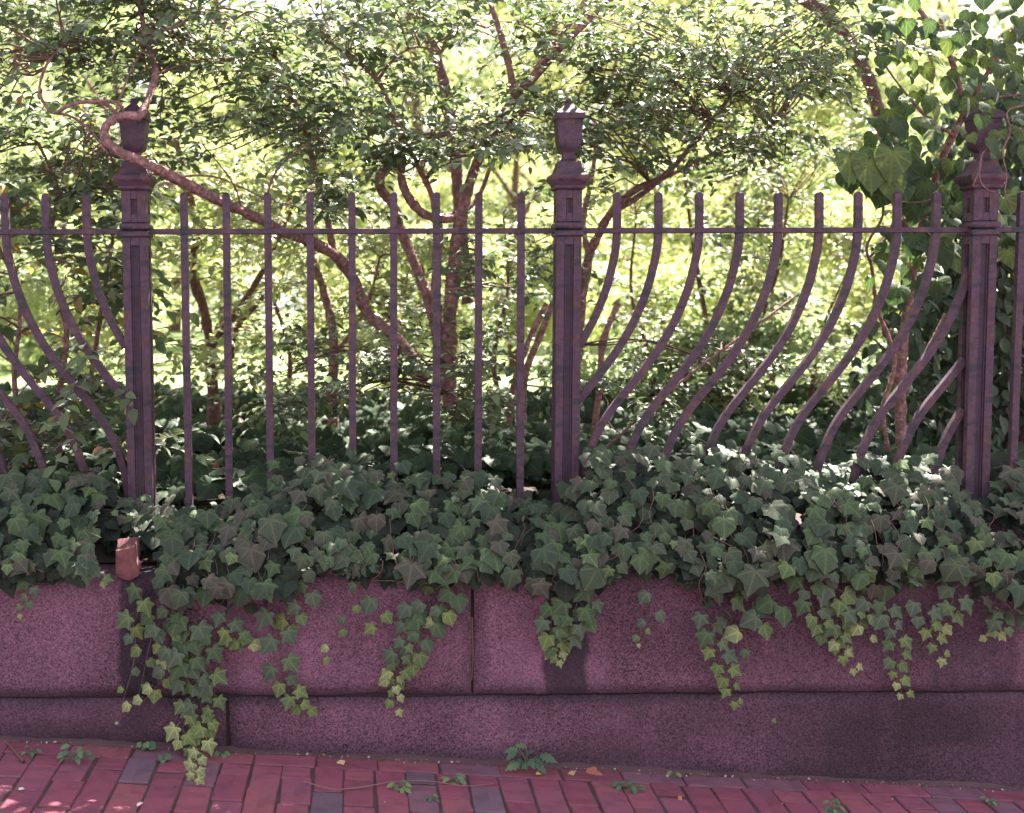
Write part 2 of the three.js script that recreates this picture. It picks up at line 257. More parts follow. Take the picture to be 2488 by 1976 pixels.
// ------------------------------------------------------------------ iron fence
const fence = tag(base('iron_fence', [0, 0, 0]), 'purple-brown wrought iron fence with straight and S-curved pickets between urn-topped posts', 'fence');
const yF = (fy, z = ZP + 0.045, fx = 1384) => atF(fx, fy, z).y;
{
  const hs = 0.0445, Y = (fy) => yF(fy);
  const yb = Y(1262), yCol = Y(550), yRailTop = Y(553);
  const uvBox = (g) => { g = plain(g); const P = g.attributes.position, uv = []; for (let i = 0; i < P.count; i++) uv.push(P.getX(i) + P.getZ(i), P.getY(i)); g.setAttribute('uv', new THREE.Float32BufferAttribute(uv, 2)); return g; };
  const face = (w, ya, y2, ins, n) => {                    // raised frame round a sunk panel on one side of the post
    const h = y2 - ya, t = 0.0105, s = (w - ins) / 2, e = 0.03, L = [];
    L.push(box(s, h, t, -(w - s) / 2, (ya + y2) / 2, hs - t / 2, 0.0015), box(s, h, t, (w - s) / 2, (ya + y2) / 2, hs - t / 2, 0.0015), box(ins - 0.001, e, t, 0, y2 - e / 2, hs - t / 2 - 0.0003, 0.001), box(ins - 0.001, e, t, 0, ya + e / 2, hs - t / 2 - 0.0003, 0.001));
    L.push(box(0.004, h - 2 * e, 0.005, -ins / 2 + 0.004, (ya + y2) / 2, hs - 0.0075, 0.001), box(0.004, h - 2 * e, 0.005, ins / 2 - 0.004, (ya + y2) / 2, hs - 0.0075, 0.001));
    return L.map((g) => g.rotateY(n * Math.PI / 2));
  };
  const shaft = [];
  for (let n = 0; n < 4; n++) shaft.push(...face(hs * 2 - 0.0215 * (n % 2), yb, Y(574), 0.032, n), ...face(hs * 2 - 0.0215 * (n % 2), Y(538), Y(461), 0.022, n));
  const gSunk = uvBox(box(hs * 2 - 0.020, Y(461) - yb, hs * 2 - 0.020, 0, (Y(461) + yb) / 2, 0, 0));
  const gShaft = uvBox(merge(shaft));
  const gCollar = merge([squareLathe([[0.04, Y(556)], [0.049, Y(555)], [0.052, Y(552)], [0.052, Y(545)], [0.048, Y(541)], [0.04, Y(538)]]), squareLathe([[0.04, Y(576)], [0.047, Y(574)], [0.051, Y(571)], [0.051, Y(563)], [0.048, Y(560)], [0.04, Y(559)]])]);
  const gCap = squareLathe([[0.04, Y(462)], [0.05, Y(460)], [0.056, Y(456)], [0.053, Y(450)], [0.058, Y(443)], [0.066, Y(437)], [0.068, Y(434)], [0.068, Y(426)], [0.065, Y(423)], [0.055, Y(421)], [0.049, Y(414)], [0.043, Y(402)], [0.040, Y(392)], [0.034, Y(389)], [0.022, Y(384)], [0.0, Y(383)]]);
  const gUrn = squareLathe([[0.0, Y(390)], [0.022, Y(388)], [0.021, Y(378)], [0.019, Y(371)], [0.022, Y(366)], [0.033, Y(361)], [0.038, Y(352)], [0.0415, Y(335)], [0.0455, Y(292)], [0.046, Y(290)], [0.051, Y(288)], [0.052, Y(284)], [0.051, Y(273)], [0.047, Y(271)], [0.041, Y(267)], [0.027, Y(259)], [0.017, Y(252)], [0.012, Y(248)], [0.0, Y(247)]]);
  const gKnob = new THREE.SphereGeometry(0.0135, 12, 8).translate(0, Y(243), 0);
  const gFoot = squareLathe([[0.06, Y(1310)], [0.06, Y(1290)], [0.055, Y(1286)], [0.055, Y(1270)], [0.05, Y(1264)], [0.04, Y(1258)]]);
  const posts = [[at(289, 600, ZP + 0.045), 0.0], [at(1197, 600, ZP + 0.045), 0.0], [at(2075, 600, ZP + 0.045), 0.0]];
  let proto;
  posts.forEach(([p, tilt], k) => {
    let o;
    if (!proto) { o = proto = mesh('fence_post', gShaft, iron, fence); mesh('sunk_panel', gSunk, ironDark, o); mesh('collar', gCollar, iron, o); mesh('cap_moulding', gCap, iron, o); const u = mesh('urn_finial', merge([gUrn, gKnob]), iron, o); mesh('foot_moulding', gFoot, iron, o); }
    else { o = proto.clone(); o.name = numbered('fence_post'); fence.add(o); }
    o.position.set(p.x, 0, ZP); o.rotation.z = [0.004, -0.001, 0.003][k];
  });
  posts.push([V(posts[0][0].x - 1.5, 0, 0)], [V(posts[2][0].x + 1.5, 0, 0)]);
  const px = posts.map((q) => q[0].x).sort((a, b) => a - b);
  const rail = (fy, h, d) => { for (let k = 0; k < px.length - 1; k++) { const a = px[k] + hs - 0.004, b = px[k + 1] - hs + 0.004; mesh('rail', uvBox(box(b - a, h, d, (a + b) / 2, yF(fy, ZP), ZP, 0.002)), iron, fence); } };
  rail(561, 0.019, 0.034); rail(1276, 0.022, 0.034);
  // pickets
  const bw = 0.0255, yTip = yF(474, ZP), tipH = yF(466, ZP) - yTip, yEnd = yF(1290, ZP);
  const straight = (x, lean = 0) => sweepBar([V(x, yTip, ZP), V(x + lean * 0.3, (yTip + yEnd) / 2, ZP), V(x + lean, yEnd, ZP)], bw, bw, tipH);
  [388, 477, 564, 653, 741, 829, 919, 1008, 1097].forEach((s, k) => mesh('picket', straight(at(s, 487, ZP).x, [0.004, -0.002, 0.001, 0, -0.001, -0.002, 0.002, 0, 0.002][k]), iron, fence));
  [2150, 2238, 2326].forEach((s) => mesh('picket', straight(at(s, 487, ZP).x), iron, fence));
  const ref = [[474, 1987], [520, 1987], [563, 1986], [595, 1983.5], [617, 1980], [660, 1970], [690, 1962], [718, 1952], [750, 1939], [780, 1925], [841, 1890], [891, 1854], [949, 1807], [999, 1767], [1035, 1744], [1070, 1727], [1105, 1713], [1150, 1700], [1210, 1691], [1290, 1688]].map(([fy, fx]) => atF(fx, fy, ZP));
  const curve = new THREE.CatmullRomCurve3(ref.map((p) => V(p.x - ref[2].x, p.y, 0))).getSpacedPoints(40);
  const tops = { r: [1299, 1386, 1472, 1557, 1638, 1724, 1806, 1888, 1970, 2053, 2137, 2221], l: [183, 97, 12, -74, -160, -246, -332, -418, 269 + 0, 355] };
  const curved = (x0, sgn, lo, hi) => {
    const raw = curve.map((p) => V(x0 + p.x * sgn, p.y, ZP)), pts = raw.filter((p) => p.x > lo - 0.01 && p.x < hi + 0.01);
    if (pts.length < 4) return; mesh('picket', sweepBar(pts, bw, bw, pts[0] === raw[0] ? tipH : 0), iron, fence);
  };
  tops.r.forEach((s) => curved(at(s, 487, ZP).x, 1, px[2] + hs, px[3] - hs));
  tops.l.forEach((s) => curved(at(s, 487, ZP).x, -1, px[0] + hs, px[1] - hs));
}
// ------------------------------------------------------------------ leaves
const onPave = (sx, sy) => { const d = ray(sx / PX, sy / PX), o = camera.position, k = (yFoot - o.y) / 1; const t = (yFoot + slope * o.x - CROSS * o.z - o.y) / (d.y - slope * d.x + CROSS * d.z); return o.clone().addScaledVector(d, t); };
function bladeGeo(L, W, fold, droop, rows = 4, tipPow = 1.5) {              // a pointed leaf folded along its midrib, base at the origin, tip along +y, upper face +z
  const pos = [], uv = [], idx = [];
  for (let i = 0; i <= rows; i++) {
    const t = i / rows, w = W / 2 * Math.pow(Math.sin(Math.PI * Math.pow(t, 0.8)), 0.85) * (t > 0.97 ? 0 : 1), y = L * (t - 0.10 * droop * t * t), z = -droop * L * 0.5 * t * t;
    pos.push(-w, y, z + fold * w, 0, y, z, w, y, z + fold * w); uv.push(0.5 - w / W, t, 0.5, t, 0.5 + w / W, t);
  }
  for (let i = 0; i < rows; i++) { const a = i * 3, b = a + 3; for (const k of [0, 1]) { if (i > 0) idx.push(a + k, a + k + 1, b + k); if (i < rows - 1 || k === 0) idx.push(a + k + 1, b + k + 1, b + k); else idx.push(a + k + 1, b + k + 1, b + k); } if (i === 0) {} }
  if (rows) idx.push(0, 1, 3, 1, 2, 4);
  const g = new THREE.BufferGeometry(); g.setAttribute('position', new THREE.Float32BufferAttribute(pos, 3)); g.setAttribute('uv', new THREE.Float32BufferAttribute(uv, 2)); g.setIndex(idx); g.computeVertexNormals(); return g;
}
function lobedGeo(half, petiole, fold, curl, seed, rag = 0.03) {           // a broad leaf from the outline of its right half, veins sunk, lobes curled; base at origin, tip along +y
  const R = rng(seed), L = half.map(([x, y]) => [x * (1 + rag * (R() - 0.5) * 2), y + rag * (R() - 0.5)]), Rr = half.map(([x, y]) => [-x * (1 + rag * (R() - 0.5) * 2), y + rag * (R() - 0.5)]);
  const ring = [...L, ...Rr.slice(1, -1).reverse()], n = ring.length, c = [0, 0.16], pos = [], uv = [], idx = [];
  const put = (x, y, ridge) => { const r = Math.hypot(x - c[0], y - c[1]); pos.push(x, y, -curl * r * r + fold * Math.abs(x) * 0.6 + ridge + 0.035 * (noise(x * 3 + seed, y * 3, seed) - 0.5)); uv.push(x * 0.5 + 0.5, y * 0.5 + 0.3); };
  put(c[0], c[1], 0);
  for (let i = 0; i < n; i++) { const [x, y] = ring[i]; put(lerp(c[0], x, 0.55), lerp(c[1], y, 0.55), i % 2 ? 0.028 : -0.008); }
  for (let i = 0; i < n; i++) { const [x, y] = ring[i]; put(x, y, i % 2 ? 0.012 : -0.022); }
  for (let i = 0; i < n; i++) { const j = (i + 1) % n; idx.push(0, 1 + j, 1 + i, 1 + i, 1 + j, 1 + n + i, 1 + j, 1 + n + j, 1 + n + i); }
  if (petiole) { const k = pos.length / 3; pos.push(-0.012, 0.02, -0.005, 0.012, 0.02, -0.005, 0, -petiole, -petiole * 0.5, 0.02, -petiole, -petiole * 0.5); uv.push(0.5, 0.3, 0.5, 0.3, 0.5, 0.3, 0.5, 0.3); idx.push(k, k + 2, k + 1, k + 1, k + 2, k + 3); }
  const g = new THREE.BufferGeometry(); g.setAttribute('position', new THREE.Float32BufferAttribute(pos, 3)); g.setAttribute('uv', new THREE.Float32BufferAttribute(uv, 2)); g.setIndex(idx); g.computeVertexNormals(); return g;
}
const ivyHalf = [[0, 0.02], [0.18, -0.11], [0.38, -0.10], [0.48, 0.02], [0.45, 0.16], [0.54, 0.32], [0.57, 0.45], [0.45, 0.53], [0.33, 0.65], [0.19, 0.84], [0, 1.0]];
const ivyDeep = [[0, 0.03], [0.16, -0.12], [0.37, -0.15], [0.46, -0.05], [0.39, 0.12], [0.56, 0.30], [0.64, 0.45], [0.43, 0.49], [0.28, 0.59], [0.19, 0.80], [0, 1.04]];
const ivyRound = [[0, 0.0], [0.17, -0.10], [0.38, -0.08], [0.48, 0.04], [0.48, 0.20], [0.52, 0.36], [0.50, 0.50], [0.41, 0.60], [0.29, 0.70], [0.17, 0.82], [0, 0.93]];
const heartHalf = [[0, 0.02], [0.10, -0.12], [0.28, -0.16], [0.46, -0.06], [0.54, 0.14], [0.52, 0.34], [0.42, 0.54], [0.28, 0.72], [0.12, 0.88], [0.05, 0.96], [0, 1.05]];
const ivyGeos = [lobedGeo(ivyHalf, 0.35, 0.22, 0.16, 1), lobedGeo(ivyHalf, 0.35, 0.10, 0.28, 2, 0.06), lobedGeo(ivyDeep, 0.4, 0.25, 0.22, 3), lobedGeo(ivyRound, 0.3, 0.18, 0.25, 4, 0.04), lobedGeo(ivyHalf, 0.3, 0.3, 0.10, 5, 0.08), lobedGeo(ivyDeep, 0.4, 0.12, 0.30, 6, 0.05), lobedGeo(ivyRound, 0.3, 0.05, 0.35, 7, 0.06)];
const deepGeos = [ivyGeos[2], ivyGeos[5], ivyGeos[0]];
function leafTex(kind) {                                    // veins lighter than the blade, with fine mottling
  const tips = kind === 'ivy' ? [[0, 1.0], [0.6, 0.45], [-0.6, 0.45], [0.42, -0.1], [-0.42, -0.1]] : [[0, 1.0], [0.5, 0.3], [-0.5, 0.3], [0.36, 0.62], [-0.36, 0.62], [0.4, -0.02], [-0.4, -0.02]];
  return dataTex(256, 256, (u, v, i, j) => {
    const x = (u - 0.5) * 2, y = (v - 0.3) * 2; let vein = 0;
    for (const [tx, ty] of tips) { const L = Math.hypot(tx, ty), a = (x * tx + y * ty) / L, b = Math.abs(x * ty - y * tx) / L; if (a > 0) { vein = Math.max(vein, 1 - smooth(b, 0.012, 0.062 - 0.03 * Math.min(1, a / L))); const w = Math.abs(((a * 6.5 - b * 4) % 1 + 1) % 1 - 0.5); if (b < 0.26 * (1.1 - a / L)) vein = Math.max(vein, 0.42 * (1 - smooth(w, 0.04, 0.14))); } }
    const m = 0.75 + 0.5 * fbm(u * 9, v * 9, 3, 4) + 0.14 * (H3(i, j, 2) - 0.5);
    return [lerp(0.54 * m, 1.7, vein * 0.6), lerp(0.58 * m, 1.5, vein * 0.55), lerp(0.56 * m, 1.25, vein * 0.5)];
  }, true, false);
}
const ivyTex = leafTex('ivy'), heartTex = leafTex('heart');
const ivyMat = (r, g, b, o = {}) => phys({ map: ivyTex, color: rgb(r, g, b), roughness: 0.9, transmission: 0.12, thickness: 0, clearcoat: 0.22, clearcoatRoughness: 0.38, ...o });
const ivyMats = [ivyMat(0.072, 0.108, 0.054), ivyMat(0.050, 0.086, 0.047), ivyMat(0.092, 0.114, 0.068), ivyMat(0.090, 0.142, 0.058), ivyMat(0.104, 0.096, 0.072)];
const ivyYoung = [ivyMat(0.17, 0.235, 0.085), ivyMat(0.23, 0.29, 0.09), ivyMat(0.135, 0.20, 0.085), ivyMat(0.42, 0.45, 0.20), ivyMat(0.115, 0.160, 0.098)];
const ivyFill = ivyMat(0.8, 1.0, 0.8);
const backMat = (rough = 0.95, tr = 0.5, coat = 0.35) => phys({ color: 0xffffff, roughness: rough, transmission: tr, thickness: 0, clearcoat: coat, clearcoatRoughness: 0.24 });

function orient(pos, normal, tip, size, roll = 0) {         // matrix that puts a leaf (tip +y, face +z) at pos
  const z = normal.clone().normalize(), y = tip.clone().addScaledVector(z, -tip.dot(z)); if (y.lengthSq() < 1e-6) y.set(0.3, -1, 0.1); y.normalize();
  const x = V().crossVectors(y, z), m = new THREE.Matrix4().makeBasis(x, y, z); if (roll) m.multiply(new THREE.Matrix4().makeRotationY(roll));
  m.scale(V(size, size, size)); m.setPosition(pos); return m;
}
const rnd3 = (R) => V(R() - 0.5, R() - 0.5, R() - 0.5).multiplyScalar(2);

// ------------------------------------------------------------------ ivy on the wall
const topS = [[-260, 1010], [12, 1015], [97, 1000], [183, 1000], [250, 1050], [300, 1050], [345, 1060], [400, 1090], [485, 1070], [571, 1035], [655, 970], [741, 965], [827, 1000], [914, 995], [1002, 1015], [1089, 1055], [1140, 1060], [1190, 1045], [1250, 955], [1340, 950], [1400, 975], [1490, 972], [1580, 968], [1650, 978], [1725, 998], [1800, 1000], [1885, 985], [1970, 965], [2022, 1035], [2044, 1105], [2080, 1105], [2096, 1030], [2140, 1020], [2500, 1000]];
const botS = [[-260, 1220], [0, 1215], [100, 1235], [180, 1225], [196, 1195], [212, 1100], [296, 1100], [314, 1225], [320, 1315], [420, 1325], [500, 1305], [600, 1325], [640, 1245], [740, 1222], [840, 1255], [940, 1262], [1000, 1262], [1060, 1238], [1130, 1268], [1240, 1268], [1280, 1235], [1350, 1228], [1430, 1243], [1480, 1308], [1560, 1318], [1620, 1285], [1660, 1230], [1700, 1258], [1850, 1268], [1950, 1248], [2000, 1258], [2080, 1300], [2156, 1330], [2500, 1290]];
const topW = topS.map(([x, y]) => { const p = at(x, y, -0.3); return [p.x, p.y]; }), botW = botS.map(([x, y]) => { const p = at(x, y, 0.07); return [p.x, p.y]; });
function ivySkin(x) {                                        // section through the ivy mass from behind the fence over the wall's edge and down its face
  const t = interp(topW, x), b = interp(botW, x), rim = Math.max(yTop + 0.05, lerp(yTop, t, 0.35)), gap = b > yTop + 0.02;
  const mid = Math.max(yTop + 0.03, lerp(yTop, t, 0.72));
  return gap ? [V(x, t - 0.03, -0.8), V(x, t - 0.02, -0.36), V(x, mid, -0.22), V(x, Math.max(yTop + 0.02, b - 0.02), -0.1)]
    : [V(x, t - 0.05, -0.85), V(x, t - 0.0, -0.40), V(x, t - 0.035, -0.25), V(x, mid, -0.09), V(x, rim, 0.02), V(x, Math.min(rim - 0.04, lerp(b, rim, 0.55)), 0.085), V(x, b + 0.03, 0.07)];
}
const splits = [-9, at(243, 1130, 0).x, at(735, 1200, 0).x, at(1195, 1150, 0).x, at(1690, 1200, 0).x, 9];
const ivyLabels = ['ivy left of the gap with the red stone, spilling over the wall edge', 'largest hanging clump of ivy, right of the red stone, reaching down to the pavement', 'ivy beneath the straight pickets, with two leafy strands beside the vertical wall joint', 'ivy on the wall below the left half of the right-hand curved pickets', 'ivy at the right end of the wall, around the foot of the right post'];
const ivies = ivyLabels.map((l) => tag(base('ivy_plant'), l, 'ivy', 'ivy plants draped over the granite wall'));
const ivyLeafCount = ivies.map(() => 0);
{
  const R = rng(77), outer = [], inner = ivies.map(() => [[], []]);
  const xa = at(-120, 1150, 0).x, xb = at(2290, 1150, 0).x;
  for (const layer of [0, 1, 2]) {
    const step = [0.056, 0.056, 0.06][layer];
    for (let x = xa; x < xb; x += step) {
      const x1 = x + step * (R() - 0.5) * 1.2, sk = ivySkin(x1), curve = new THREE.CatmullRomCurve3(sk, false, 'centripetal'), len = curve.getLength();
      for (let s = 0; s < len; s += step * 0.92) {
        const u = clamp((s + step * (R() - 0.5) * 1.4) / len, 0, 1), p = curve.getPoint(u), t = curve.getTangent(u), nrm = V(0, -t.z, t.y); if (nrm.z < 0 && nrm.y < 0) nrm.negate(); if (nrm.y < -0.3) nrm.negate();
        p.x += step * (R() - 0.5); p.addScaledVector(nrm, layer === 0 ? 0.004 + 0.075 * R() * R() : layer === 1 ? -0.022 + 0.02 * (R() - 0.5) : -0.06 + 0.03 * (R() - 0.5));
        const blob = fbm(p.x * 4, (p.y + p.z) * 4, 6, 3) - 0.5; p.addScaledVector(nrm, 0.10 * blob);
        const which = splits.findIndex((q, k) => p.x >= q && p.x < splits[k + 1]);
        const up = V(0.1 * (R() - 0.5), 0.32, 0.68), n = nrm.clone().multiplyScalar(0.75).add(up).addScaledVector(rnd3(R), layer === 0 ? 0.56 : 0.6);
        const tip = V((R() - 0.5) * 1.6, -1, lerp(0.5, -0.05, u) + 0.3 * (R() - 0.5)), edge = u > 0.86; if (edge && noise(p.x * 16, 2) < 0.42) p.y += 0.04;
        let size = (0.036 + 0.032 * R() + (R() < 0.2 ? 0.026 : 0)) * (edge ? 0.82 : 1);
        const m = orient(p, n, tip, size, 0);
        const young = R() < lerp(0.02, 0.34, smooth(u, 0.5, 0.95)) * 0.75 + 0.02; if (young) m.scale(V(0.72, 0.72, 0.72));
        if (layer && u > 0.84) continue; if (layer === 0) { if (u > 0.16 && R() < 0.93) outer.push([which, m, young, edge, R()]); }
        else inner[which][layer - 1].push([m, R()]);
      }
    }
  }
  outer.forEach(([k, m, young, edge, r]) => {
    const g = young ? deepGeos[Math.floor(r * 3)] : ivyGeos[Math.floor(r * 7)], mat = young ? ivyYoung[[2, 4, 0, 4, 2, 0][Math.floor(r * 97) % 6]] : ivyMats[Math.floor(r * 53) % 5];
    if (ivyLeafCount[k] < 300) { ivyLeafCount[k]++; mesh('leaf', g, mat, ivies[k]).applyMatrix4(m); } else inner[k][0].push([m, r]);
  });
  ivies.forEach((o, k) => { for (const l of [0, 1]) if (inner[k][l].length) instanced('foliage', ivyGeos[l * 4 + 1], ivyFill, inner[k][l].map((q) => q[0]), inner[k][l].map((q) => { const c = 0.75 + 0.5 * q[1]; return rgb(0.026 * c, 0.038 * c, 0.024 * c); }), o); });  // inner leaves coloured darker, putting the shade of the gaps into their colour
  // bare reddish runners between the leaves
  const stems = ivies.map(() => []);
  for (let i = 0; i < 60; i++) {
    const x = lerp(xa, xb, R()), sk = ivySkin(x), c = new THREE.CatmullRomCurve3(sk), u = 0.35 + 0.5 * R(), pts = [];
    for (let q = 0; q < 5; q++) { const p = c.getPoint(clamp(u + 0.06 * q, 0, 1)); p.x += 0.03 * q * (R() - 0.5); p.z += 0.0 + 0.03 * R(); p.y += 0.006; pts.push(p); }
    stems[splits.findIndex((q, k) => x >= q && x < splits[k + 1])].push(tube(pts, 0.0016, 0.001, 4, 0, i, 8));
  }
  ivies.forEach((o, k) => { if (stems[k].length) tag(mesh('runner', merge(stems[k]), twigMat, o), null, null, null, 'stuff'); });
}
// hanging strands, traced on the photograph: [points, leaves, size at the top, size at the end, spread, round]
const strands = [
  [[[395, 1300], [405, 1400], [422, 1480], [430, 1550], [417, 1610], [410, 1652]], 19, 0.074, 0.036, 1.0, 0],
  [[[445, 1330], [440, 1400], [452, 1470], [440, 1530], [425, 1600]], 10, 0.07, 0.045, 0.8, 0],
  [[[405, 1320], [385, 1400], [400, 1470], [385, 1540], [390, 1590]], 11, 0.07, 0.045, 0.9, 0],
  [[[300, 1240], [290, 1290], [275, 1330]], 4, 0.07, 0.05, 0.8, 0],
  [[[470, 1290], [490, 1340], [520, 1360]], 6, 0.05, 0.04, 1.0, 0],
  [[[650, 1230], [630, 1290], [600, 1330]], 6, 0.06, 0.05, 1.0, 0],
  [[[960, 1250], [930, 1290], [905, 1330]], 6, 0.06, 0.045, 1.0, 1],
  [[[1250, 1250], [1235, 1290], [1215, 1330]], 5, 0.06, 0.045, 1.0, 0],
  [[[1640, 1270], [1600, 1310], [1560, 1340]], 5, 0.07, 0.06, 1.0, 1],
  [[[1740, 1240], [1790, 1290], [1800, 1330]], 7, 0.06, 0.045, 1.0, 0],
  [[[2010, 1240], [2000, 1290], [1975, 1330]], 6, 0.06, 0.045, 1.0, 0],
  [[[375, 1310], [365, 1390], [335, 1440], [300, 1480]], 9, 0.055, 0.04, 1.2, 1],
  [[[330, 1300], [312, 1370], [302, 1420], [285, 1490]], 7, 0.05, 0.035, 1.3, 1],
  [[[285, 1330], [282, 1390], [262, 1465], [243, 1520]], 4, 0.04, 0.012, 1.0, 1],
  [[[365, 1280], [350, 1340], [365, 1400]], 7, 0.055, 0.045, 1.4, 0],
  [[[520, 1310], [500, 1345], [470, 1365]], 5, 0.045, 0.045, 1.0, 0],
  [[[580, 1290], [590, 1380], [600, 1440], [625, 1475], [645, 1500]], 11, 0.066, 0.04, 1.0, 0],
  [[[757, 1225], [738, 1290], [708, 1340], [678, 1390]], 6, 0.045, 0.025, 0.9, 1],
  [[[905, 1270], [885, 1340], [850, 1400], [815, 1450]], 13, 0.062, 0.035, 1.5, 1],
  [[[870, 1280], [850, 1360], [835, 1430], [830, 1498]], 15, 0.055, 0.03, 1.1, 0],
  [[[795, 1255], [800, 1300], [790, 1330]], 3, 0.06, 0.05, 0.8, 0],
  [[[1215, 1270], [1195, 1330], [1180, 1365], [1170, 1395]], 11, 0.066, 0.03, 1.3, 0],
  [[[1165, 1280], [1160, 1330], [1175, 1375]], 7, 0.062, 0.045, 1.0, 0],
  [[[1375, 1240], [1368, 1300], [1350, 1335], [1338, 1362]], 6, 0.05, 0.02, 1.0, 1],
  [[[1485, 1300], [1505, 1370], [1530, 1430], [1552, 1485]], 12, 0.066, 0.026, 1.1, 0],
  [[[1568, 1330], [1584, 1440], [1606, 1485], [1622, 1515]], 2, 0.036, 0.02, 0.5, 1],
  [[[1690, 1220], [1715, 1290], [1745, 1350], [1800, 1412]], 16, 0.06, 0.028, 1.2, 0],
  [[[1760, 1270], [1765, 1330], [1770, 1375]], 6, 0.06, 0.045, 1.0, 0],
  [[[1855, 1270], [1885, 1340], [1882, 1410], [1902, 1468]], 14, 0.06, 0.028, 1.2, 0],
  [[[1930, 1270], [1955, 1330], [1985, 1390]], 9, 0.056, 0.03, 1.3, 0],
  [[[1830, 1270], [1815, 1310], [1822, 1345]], 4, 0.05, 0.04, 1.0, 1],
  [[[2110, 1290], [2105, 1325], [2075, 1345]], 7, 0.055, 0.03, 1.0, 0],
  [[[75, 1225], [62, 1260], [42, 1295]], 6, 0.046, 0.02, 1.0, 0],
  [[[180, 1190], [195, 1215], [228, 1228]], 5, 0.05, 0.03, 1.2, 0],
];
{
  const R = rng(5);
  strands.forEach(([pts, n0, s0, s1, spread, round], i) => { const n = Math.round(n0 * 1.05);
    const P = pts.map(([x, y], k) => { const p = at(x, y, 0.055 + 0.02 * (k % 2) - 0.01 * k); return p.y < paveY(p.x, p.z) + 0.012 ? onPave(x, y).add(V(0, 0.014, 0)) : p; }), mid = P[1], k = splits.findIndex((q, j) => mid.x >= q && mid.x < splits[j + 1]);
    const c = new THREE.CatmullRomCurve3(P, false, 'centripetal'), stem = mesh('trailing_stem', tube(P, 0.0022, 0.001, 4, 0, i, 24), twigMat, ivies[k]);
    for (let j = 0; j < n; j++) {
      const u = clamp((j + 0.6 * R()) / (n - 0.6), 0, 1), p = c.getPoint(u), t = c.getTangent(u), side = j % 2 ? 1 : -1, size = lerp(s0, s1, Math.pow(u, 0.9)) * (0.70 + 0.4 * R());
      p.x += side * spread * size * (0.25 + 0.3 * R()); p.z += 0.012 + 0.018 * R(); p.y += size * 0.35;
      const tip = t.clone().add(V(side * (0.55 + 0.5 * R()), -0.2, 0.15)), nn = V(side * 0.25 + 0.5 * (R() - 0.5), 0.45 + 0.3 * (R() - 0.5), 1);
      const ageing = u + 0.5 * (R() - 0.5), mat = ageing > 0.82 ? ivyYoung[R() < 0.6 ? 3 : 1] : ageing > 0.58 ? ivyYoung[R() < 0.55 ? 1 : 0] : ageing > 0.38 ? ivyYoung[R() < 0.6 ? 0 : 2] : ageing > 0.1 ? ivyYoung[4] : ivyMats[3];
      const L = mesh('leaf', round ? ivyGeos[[3, 6, 0][Math.floor(R() * 3)]] : deepGeos[Math.floor(R() * 3)], mat, stem); L.applyMatrix4(orient(p, nn, tip, size));
    }
  });
  // a dry stem in the vertical joint
}
const dryVine = tag(mesh('dry_vine', tube([at(994, 1300, 0.008), at(995, 1340, 0.005), at(996, 1380, 0.009), at(993, 1432, 0.006)], 0.003, 0.0018, 5, 0.2, 3), twigMat), 'thin dry reddish vine standing in the vertical wall joint', 'vine');
// the red stone in the gap of the ivy
{
  const a = at(268, 1176, -0.03), g = new THREE.BoxGeometry(0.075, 0.098, 0.16, 8, 10, 8), P = g.attributes.position;
  for (let i = 0; i < P.count; i++) { const x = P.getX(i), y = P.getY(i), z = P.getZ(i), e = 1 - 0.10 * Math.pow(Math.abs(x / 0.039), 6) - 0.05 * Math.pow(Math.abs(y / 0.057), 8); P.setXYZ(i, x * e * (1 - 0.10 * y / 0.057) + 0.022 * (noise(x * 40, y * 30, z * 30) - 0.5), y * (1 - 0.06 * Math.pow(Math.abs(x / 0.039), 4)) + 0.024 * (noise(x * 30 + 9, y * 40, z * 30) - 0.5), z * e + 0.012 * (noise(x * 40, y * 40, 3) - 0.5)); }
  g.computeVertexNormals();
  const t = dataTex(128, 128, (u, v, i, j) => { const k = 0.6 + 0.7 * fbm(u * 8, v * 8, 0, 4) + 0.4 * (H3(i, j, 9) - 0.5); return [0.21 * k, 0.075 * k, 0.078 * k]; });
  const o = mesh('red_stone', g, std({ map: t, bumpMap: t, bumpScale: 0.01, roughness: 0.95, side: THREE.FrontSide })); o.position.set(a.x, yTop + 0.044, -0.045); o.rotation.set(0.04, 0.12, 0.05);
  tag(o, 'worn reddish stone block on the wall top in the gap of the ivy', 'stone');
}

// ------------------------------------------------------------------ ivy carpeting the bed behind the fence
{
  const R = rng(19), mats = [], cols = [], m2 = [], c2 = [];
  for (let i = 0; i < 9000; i++) {
    const z = -0.55 - 3.5 * Math.pow(R(), 1.2), x = lerp(-2.6, 4.6, R()) * (1 + 0.1 * -z), y = 0.76 + 0.24 * fbm(x * 1.6, z * 1.6, 2, 4) + 0.12 * R() * fbm(x * 5, z * 5, 1, 2) - 0.05 + 0.12 * smooth(-z, 2.2, 3.8);
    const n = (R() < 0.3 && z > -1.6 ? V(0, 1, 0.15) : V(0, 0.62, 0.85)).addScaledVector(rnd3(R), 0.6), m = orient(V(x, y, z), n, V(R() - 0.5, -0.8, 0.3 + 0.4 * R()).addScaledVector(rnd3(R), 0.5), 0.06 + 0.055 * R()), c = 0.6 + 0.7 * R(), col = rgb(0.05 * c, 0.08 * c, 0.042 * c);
    (i % 2 ? mats : m2).push(m); (i % 2 ? cols : c2).push(col);
  }
  const o = tag(base('ivy_carpet'), 'dark ivy carpeting the bed behind the fence', 'ground cover', null, 'stuff');
  instanced('foliage', ivyGeos[1], ivyFill, mats, cols, o); instanced('foliage', ivyGeos[3], ivyFill, m2, c2, o);
}

